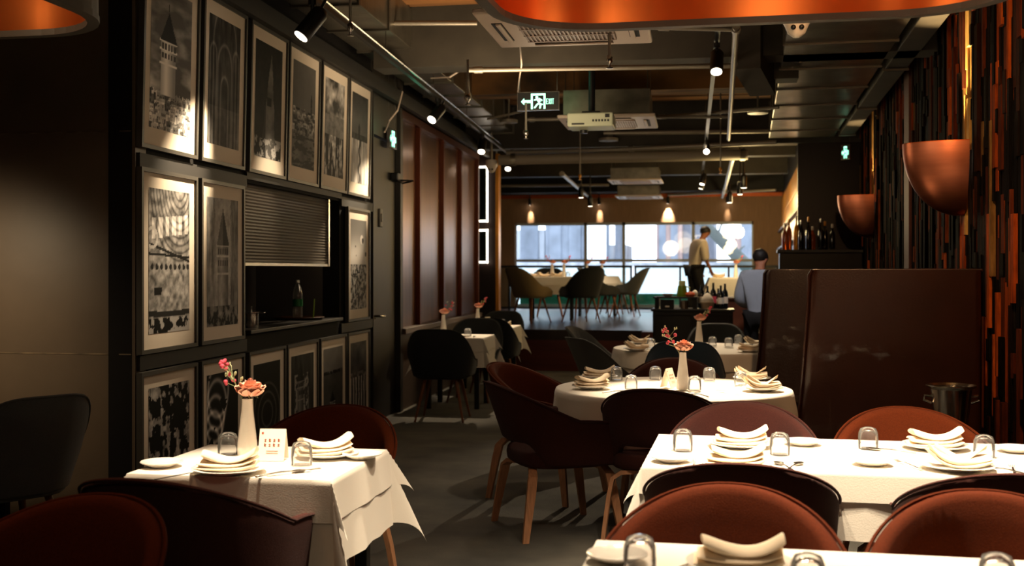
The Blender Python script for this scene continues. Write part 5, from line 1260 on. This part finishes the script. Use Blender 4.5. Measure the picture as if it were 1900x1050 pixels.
def person(loc, rz, label, shirtm, J, hair_style=0):
    """J joints in local space, +y = facing direction"""
    t = thing('person', loc, rz, label, 'person')
    names = ['pelvis', 'waist', 'chest', 'neckb', 'neck', 'hl', 'kl', 'al', 'tl', 'hr', 'kr', 'ar', 'tr', 'sl', 'el', 'wl', 'sr', 'er', 'wr']
    R = dict(pelvis=(.12, .09), waist=(.105, .07), chest=(.115, .07), neckb=(.07, .06), neck=(.052, .052), hl=(.085, .08), hr=(.085, .08), kl=(.055,) * 2, kr=(.055,) * 2, al=(.038,) * 2, ar=(.038,) * 2, tl=(.035, .03), tr=(.035, .03), sl=(.058,) * 2, sr=(.058,) * 2, el=(.04,) * 2, er=(.04,) * 2, wl=(.027,) * 2, wr=(.027,) * 2)
    E = [('pelvis', 'waist'), ('waist', 'chest'), ('chest', 'neckb'), ('neckb', 'neck'), ('pelvis', 'hl'), ('hl', 'kl'), ('kl', 'al'), ('al', 'tl'), ('pelvis', 'hr'), ('hr', 'kr'), ('kr', 'ar'), ('ar', 'tr'), ('chest', 'sl'), ('sl', 'el'), ('el', 'wl'), ('chest', 'sr'), ('sr', 'er'), ('er', 'wr')]
    idx = {n: i for i, n in enumerate(names)}
    pts = [(*J[n], *R[n]) for n in names]; ed = [(idx[a], idx[b_]) for a, b_ in E]
    hc = Vector(J['head']); fd = Vector(J['look']).normalized(); up = (hc - Vector(J['neck'])).normalized(); sd = fd.cross(up).normalized()
    # head: skull, jaw, nose, ears as part of the same skin
    i0 = len(pts); pts.append((*(hc + up * .0), .078, .088)); ed.append((idx['neck'], i0)); pts.append((*(hc + up * .055), .07, .078)); ed.append((i0, i0 + 1))
    pts.append((*(hc - up * .045 + fd * .045), .048, .042)); ed.append((i0, i0 + 2))
    pts.append((*(hc + fd * .1 + up * -.005), .013)); ed.append((i0, i0 + 3))
    for s_ in (-1, 1): pts.append((*(hc + sd * .092 * s_), .018, .012)); ed.append((i0, len(pts) - 1))
    for s_, wn, en in ((-1, 'wl', 'el'), (1, 'wr', 'er')):
        d = Vector(J[wn]) - Vector(J[en]); hand(pts, ed, idx[wn], d + Vector((0, 0, -.02)), Vector((0, 1, 0)) if abs(d.z) > abs(d.y) else Vector((1, 0, 0)))
    skin('body', pts, ed, M['skin'], t, 2)
    for s_ in (-1, 1): B().ball(hc + fd * .078 + sd * .03 * s_ + up * .015, .009).build('eye', M['black'], t, True)
    B().ball(hc + fd * .082 - up * .05, .02, .008, .005).build('mouth', mat('lips', '7a3a30', .5), t, True)
    # clothes
    def cloth(nm, ns, es, grow, m_, extra={}):
        ii = {n: i for i, n in enumerate(ns)}; pp = []
        for n in ns:
            j = Vector(J[n]) if n in J else Vector(extra[n][0]); r = R[n] if n in R else extra[n][1]; pp.append((*j, r[0] + grow, r[1] + grow))
        return skin(nm, pp, [(ii[a], ii[b_]) for a, b_ in es], m_, t, 2)
    ex = {}
    for s_ in 'lr':
        e_, w__ = Vector(J['e' + s_]), Vector(J['w' + s_]); ex['c' + s_] = (e_.lerp(w__, J.get('cuff', .8)), (.04, .04)); ex['f' + s_] = (Vector(J['k' + s_]).lerp(Vector(J['a' + s_]), .93), (.055, .055))
    cloth('shirt', ['waist', 'pelvis', 'chest', 'neckb', 'sl', 'el', 'cl', 'sr', 'er', 'cr'], [('waist', 'pelvis'), ('waist', 'chest'), ('chest', 'neckb'), ('chest', 'sl'), ('sl', 'el'), ('el', 'cl'), ('chest', 'sr'), ('sr', 'er'), ('er', 'cr')], .04, shirtm, ex)
    cloth('trousers', ['pelvis', 'hl', 'kl', 'fl', 'hr', 'kr', 'fr'], [('pelvis', 'hl'), ('hl', 'kl'), ('kl', 'fl'), ('pelvis', 'hr'), ('hr', 'kr'), ('kr', 'fr')], .032, M['trousers'], ex)
    for s_ in 'lr':
        a, b_ = Vector(J['a' + s_]), Vector(J['t' + s_]); sh = B(); sh.rings([[(p.x + r * math.cos(q) * 1.0, p.y + 0 * q, max(0.0, p.z + r * math.sin(q) - .01)) for q in [2 * PI * k / 12 for k in range(12)]] for p, r in ((a + Vector((0, -.06, -.02)), .03), (a + Vector((0, -.03, -.01)), .048), (a, .052), (a.lerp(b_, .5), .05), (b_, .045), (b_ + Vector((0, .05, 0)), .03))]); sh.build('shoe', M['shoe'], t, True, 60)
    hb = B(); n, m_ = 20, 10; rs = []
    X = Matrix((( sd.x, -fd.x, up.x, 0), (sd.y, -fd.y, up.y, 0), (sd.z, -fd.z, up.z, 0), (0, 0, 0, 1)))
    hb.X = Matrix.Translation(hc + up * .03 - fd * .012) @ X
    for j in range(m_ + 1):
        rs.append([])
        for k in range(n):
            a = 2 * PI * k / n; back = .5 + .5 * math.sin(a); low = -.15 - .75 * back ** .7      # sin=+1 is the back of the head
            t_ = PI / 2 + (low - PI / 2) * (j / m_); r0 = 1 + .03 * math.sin(a * 5 + j)
            rs[-1].append((.094 * math.cos(t_) * math.cos(a) * r0, .108 * math.cos(t_) * math.sin(a) * r0, .098 * math.sin(t_) * r0))
    hb.rings(rs[::1], caps=False); hb.build('hair', M['hair'], t, True, 80)
    return t
# waiter leaning over a table, facing right
Jw = dict(pelvis=(0, 0, .92), waist=(0, .03, 1.06), chest=(0, .09, 1.28), neckb=(0, .15, 1.43), neck=(0, .19, 1.49), head=(0, .235, 1.585), look=(0, 1, -.45),
          hl=(-.09, 0, .88), kl=(-.1, .03, .48), al=(-.1, -.04, .09), tl=(-.1, .08, .045), hr=(.09, 0, .88), kr=(.1, .1, .5), ar=(.11, .1, .09), tr=(.11, .22, .045),
          sl=(-.185, .11, 1.36), el=(-.23, .1, 1.08), wl=(-.2, .22, .86), sr=(.185, .11, 1.36), er=(.235, .12, 1.08), wr=(.2, .24, .88), cuff=.1)
q = LD((1288 - 950) / F * 21.6, 21.6, PH); person(q, -math.radians(62), 'waiter in white shirt and black trousers leaning by the window on the upper floor', M['shirt'], Jw)
Jm = dict(pelvis=(0, 0, .93), waist=(0, .0, 1.07), chest=(0, .04, 1.3), neckb=(0, .07, 1.46), neck=(0, .1, 1.51), head=(.0, .135, 1.6), look=(.25, 1, -.5),
          hl=(-.09, 0, .89), kl=(-.1, .03, .48), al=(-.1, -.03, .09), tl=(-.1, .1, .045), hr=(.09, 0, .89), kr=(.1, .03, .48), ar=(.11, -.02, .09), tr=(.11, .1, .045),
          sl=(-.19, .05, 1.38), el=(-.25, .02, 1.1), wl=(-.12, .24, 1.04), sr=(.19, .05, 1.38), er=(.25, .03, 1.1), wr=(.12, .25, 1.04), cuff=.85)
q = LD((1408 - 950) / F * 13.8, 13.8, 0); person(q, -math.radians(12), 'man in grey shirt and black trousers seen from behind next to the booth', M['shirtg'], Jm)
# light for the upper room
spot('upper_table_lamp', LD(.9, 19.6, 3.2), LD(.72, 19.6, 1.2), 200, 40, (1, .76, .48), .9, .05)
spot('station_lamp', LD(2.3, 14.0, 3.3), LD(2.3, 13.7, 1.0), 90, 34, (1, .76, .48), .9, .05)
spot('waiter_table_lamp', LD(3.6, 18.6, 3.2), LD(3.75, 19.1, 1.3), 120, 36, (1, .76, .48), .9, .05)

for l, D, wt_ in ((-.6, 19.5, 22), (1.6, 22.5, 30), (3.6, 22.0, 34), (.4, 24.0, 26)): spot('added_upper_fill', LD(l, D, 3.0), LD(l, D, 0), wt_ * 1.3, 150, (1, .72, .45), 1, .15)  # unseen fill spots, added to lift the dim upper room
point('added_bounce_fill', LD(-.6, 1.2, 3.0), 14, (1, .76, .5), .2)  # this and the next two: unseen fills added to raise the ambient light
point('added_bounce_fill', LD(.4, 8.8, 2.4), 12, (1, .76, .5), .3)
point('added_bounce_fill', LD(1.2, 13.0, 2.5), 8, (1, .76, .5), .3)
spot('added_ceiling_fill', LD(-.2, 8.6, 2.3), LD(-.2, 9.6, 3.7), 110, 150, (1, .74, .46), 1, .3)  # upward fill without a fixture, added to brighten the ceiling boards
spot('added_man_fill', LD(2.6, 12.0, 3.2), LD(3.0, 13.8, 1.3), 100, 30, (.95, .9, .9), .9, .1)  # unseen fill added to brighten the man in grey
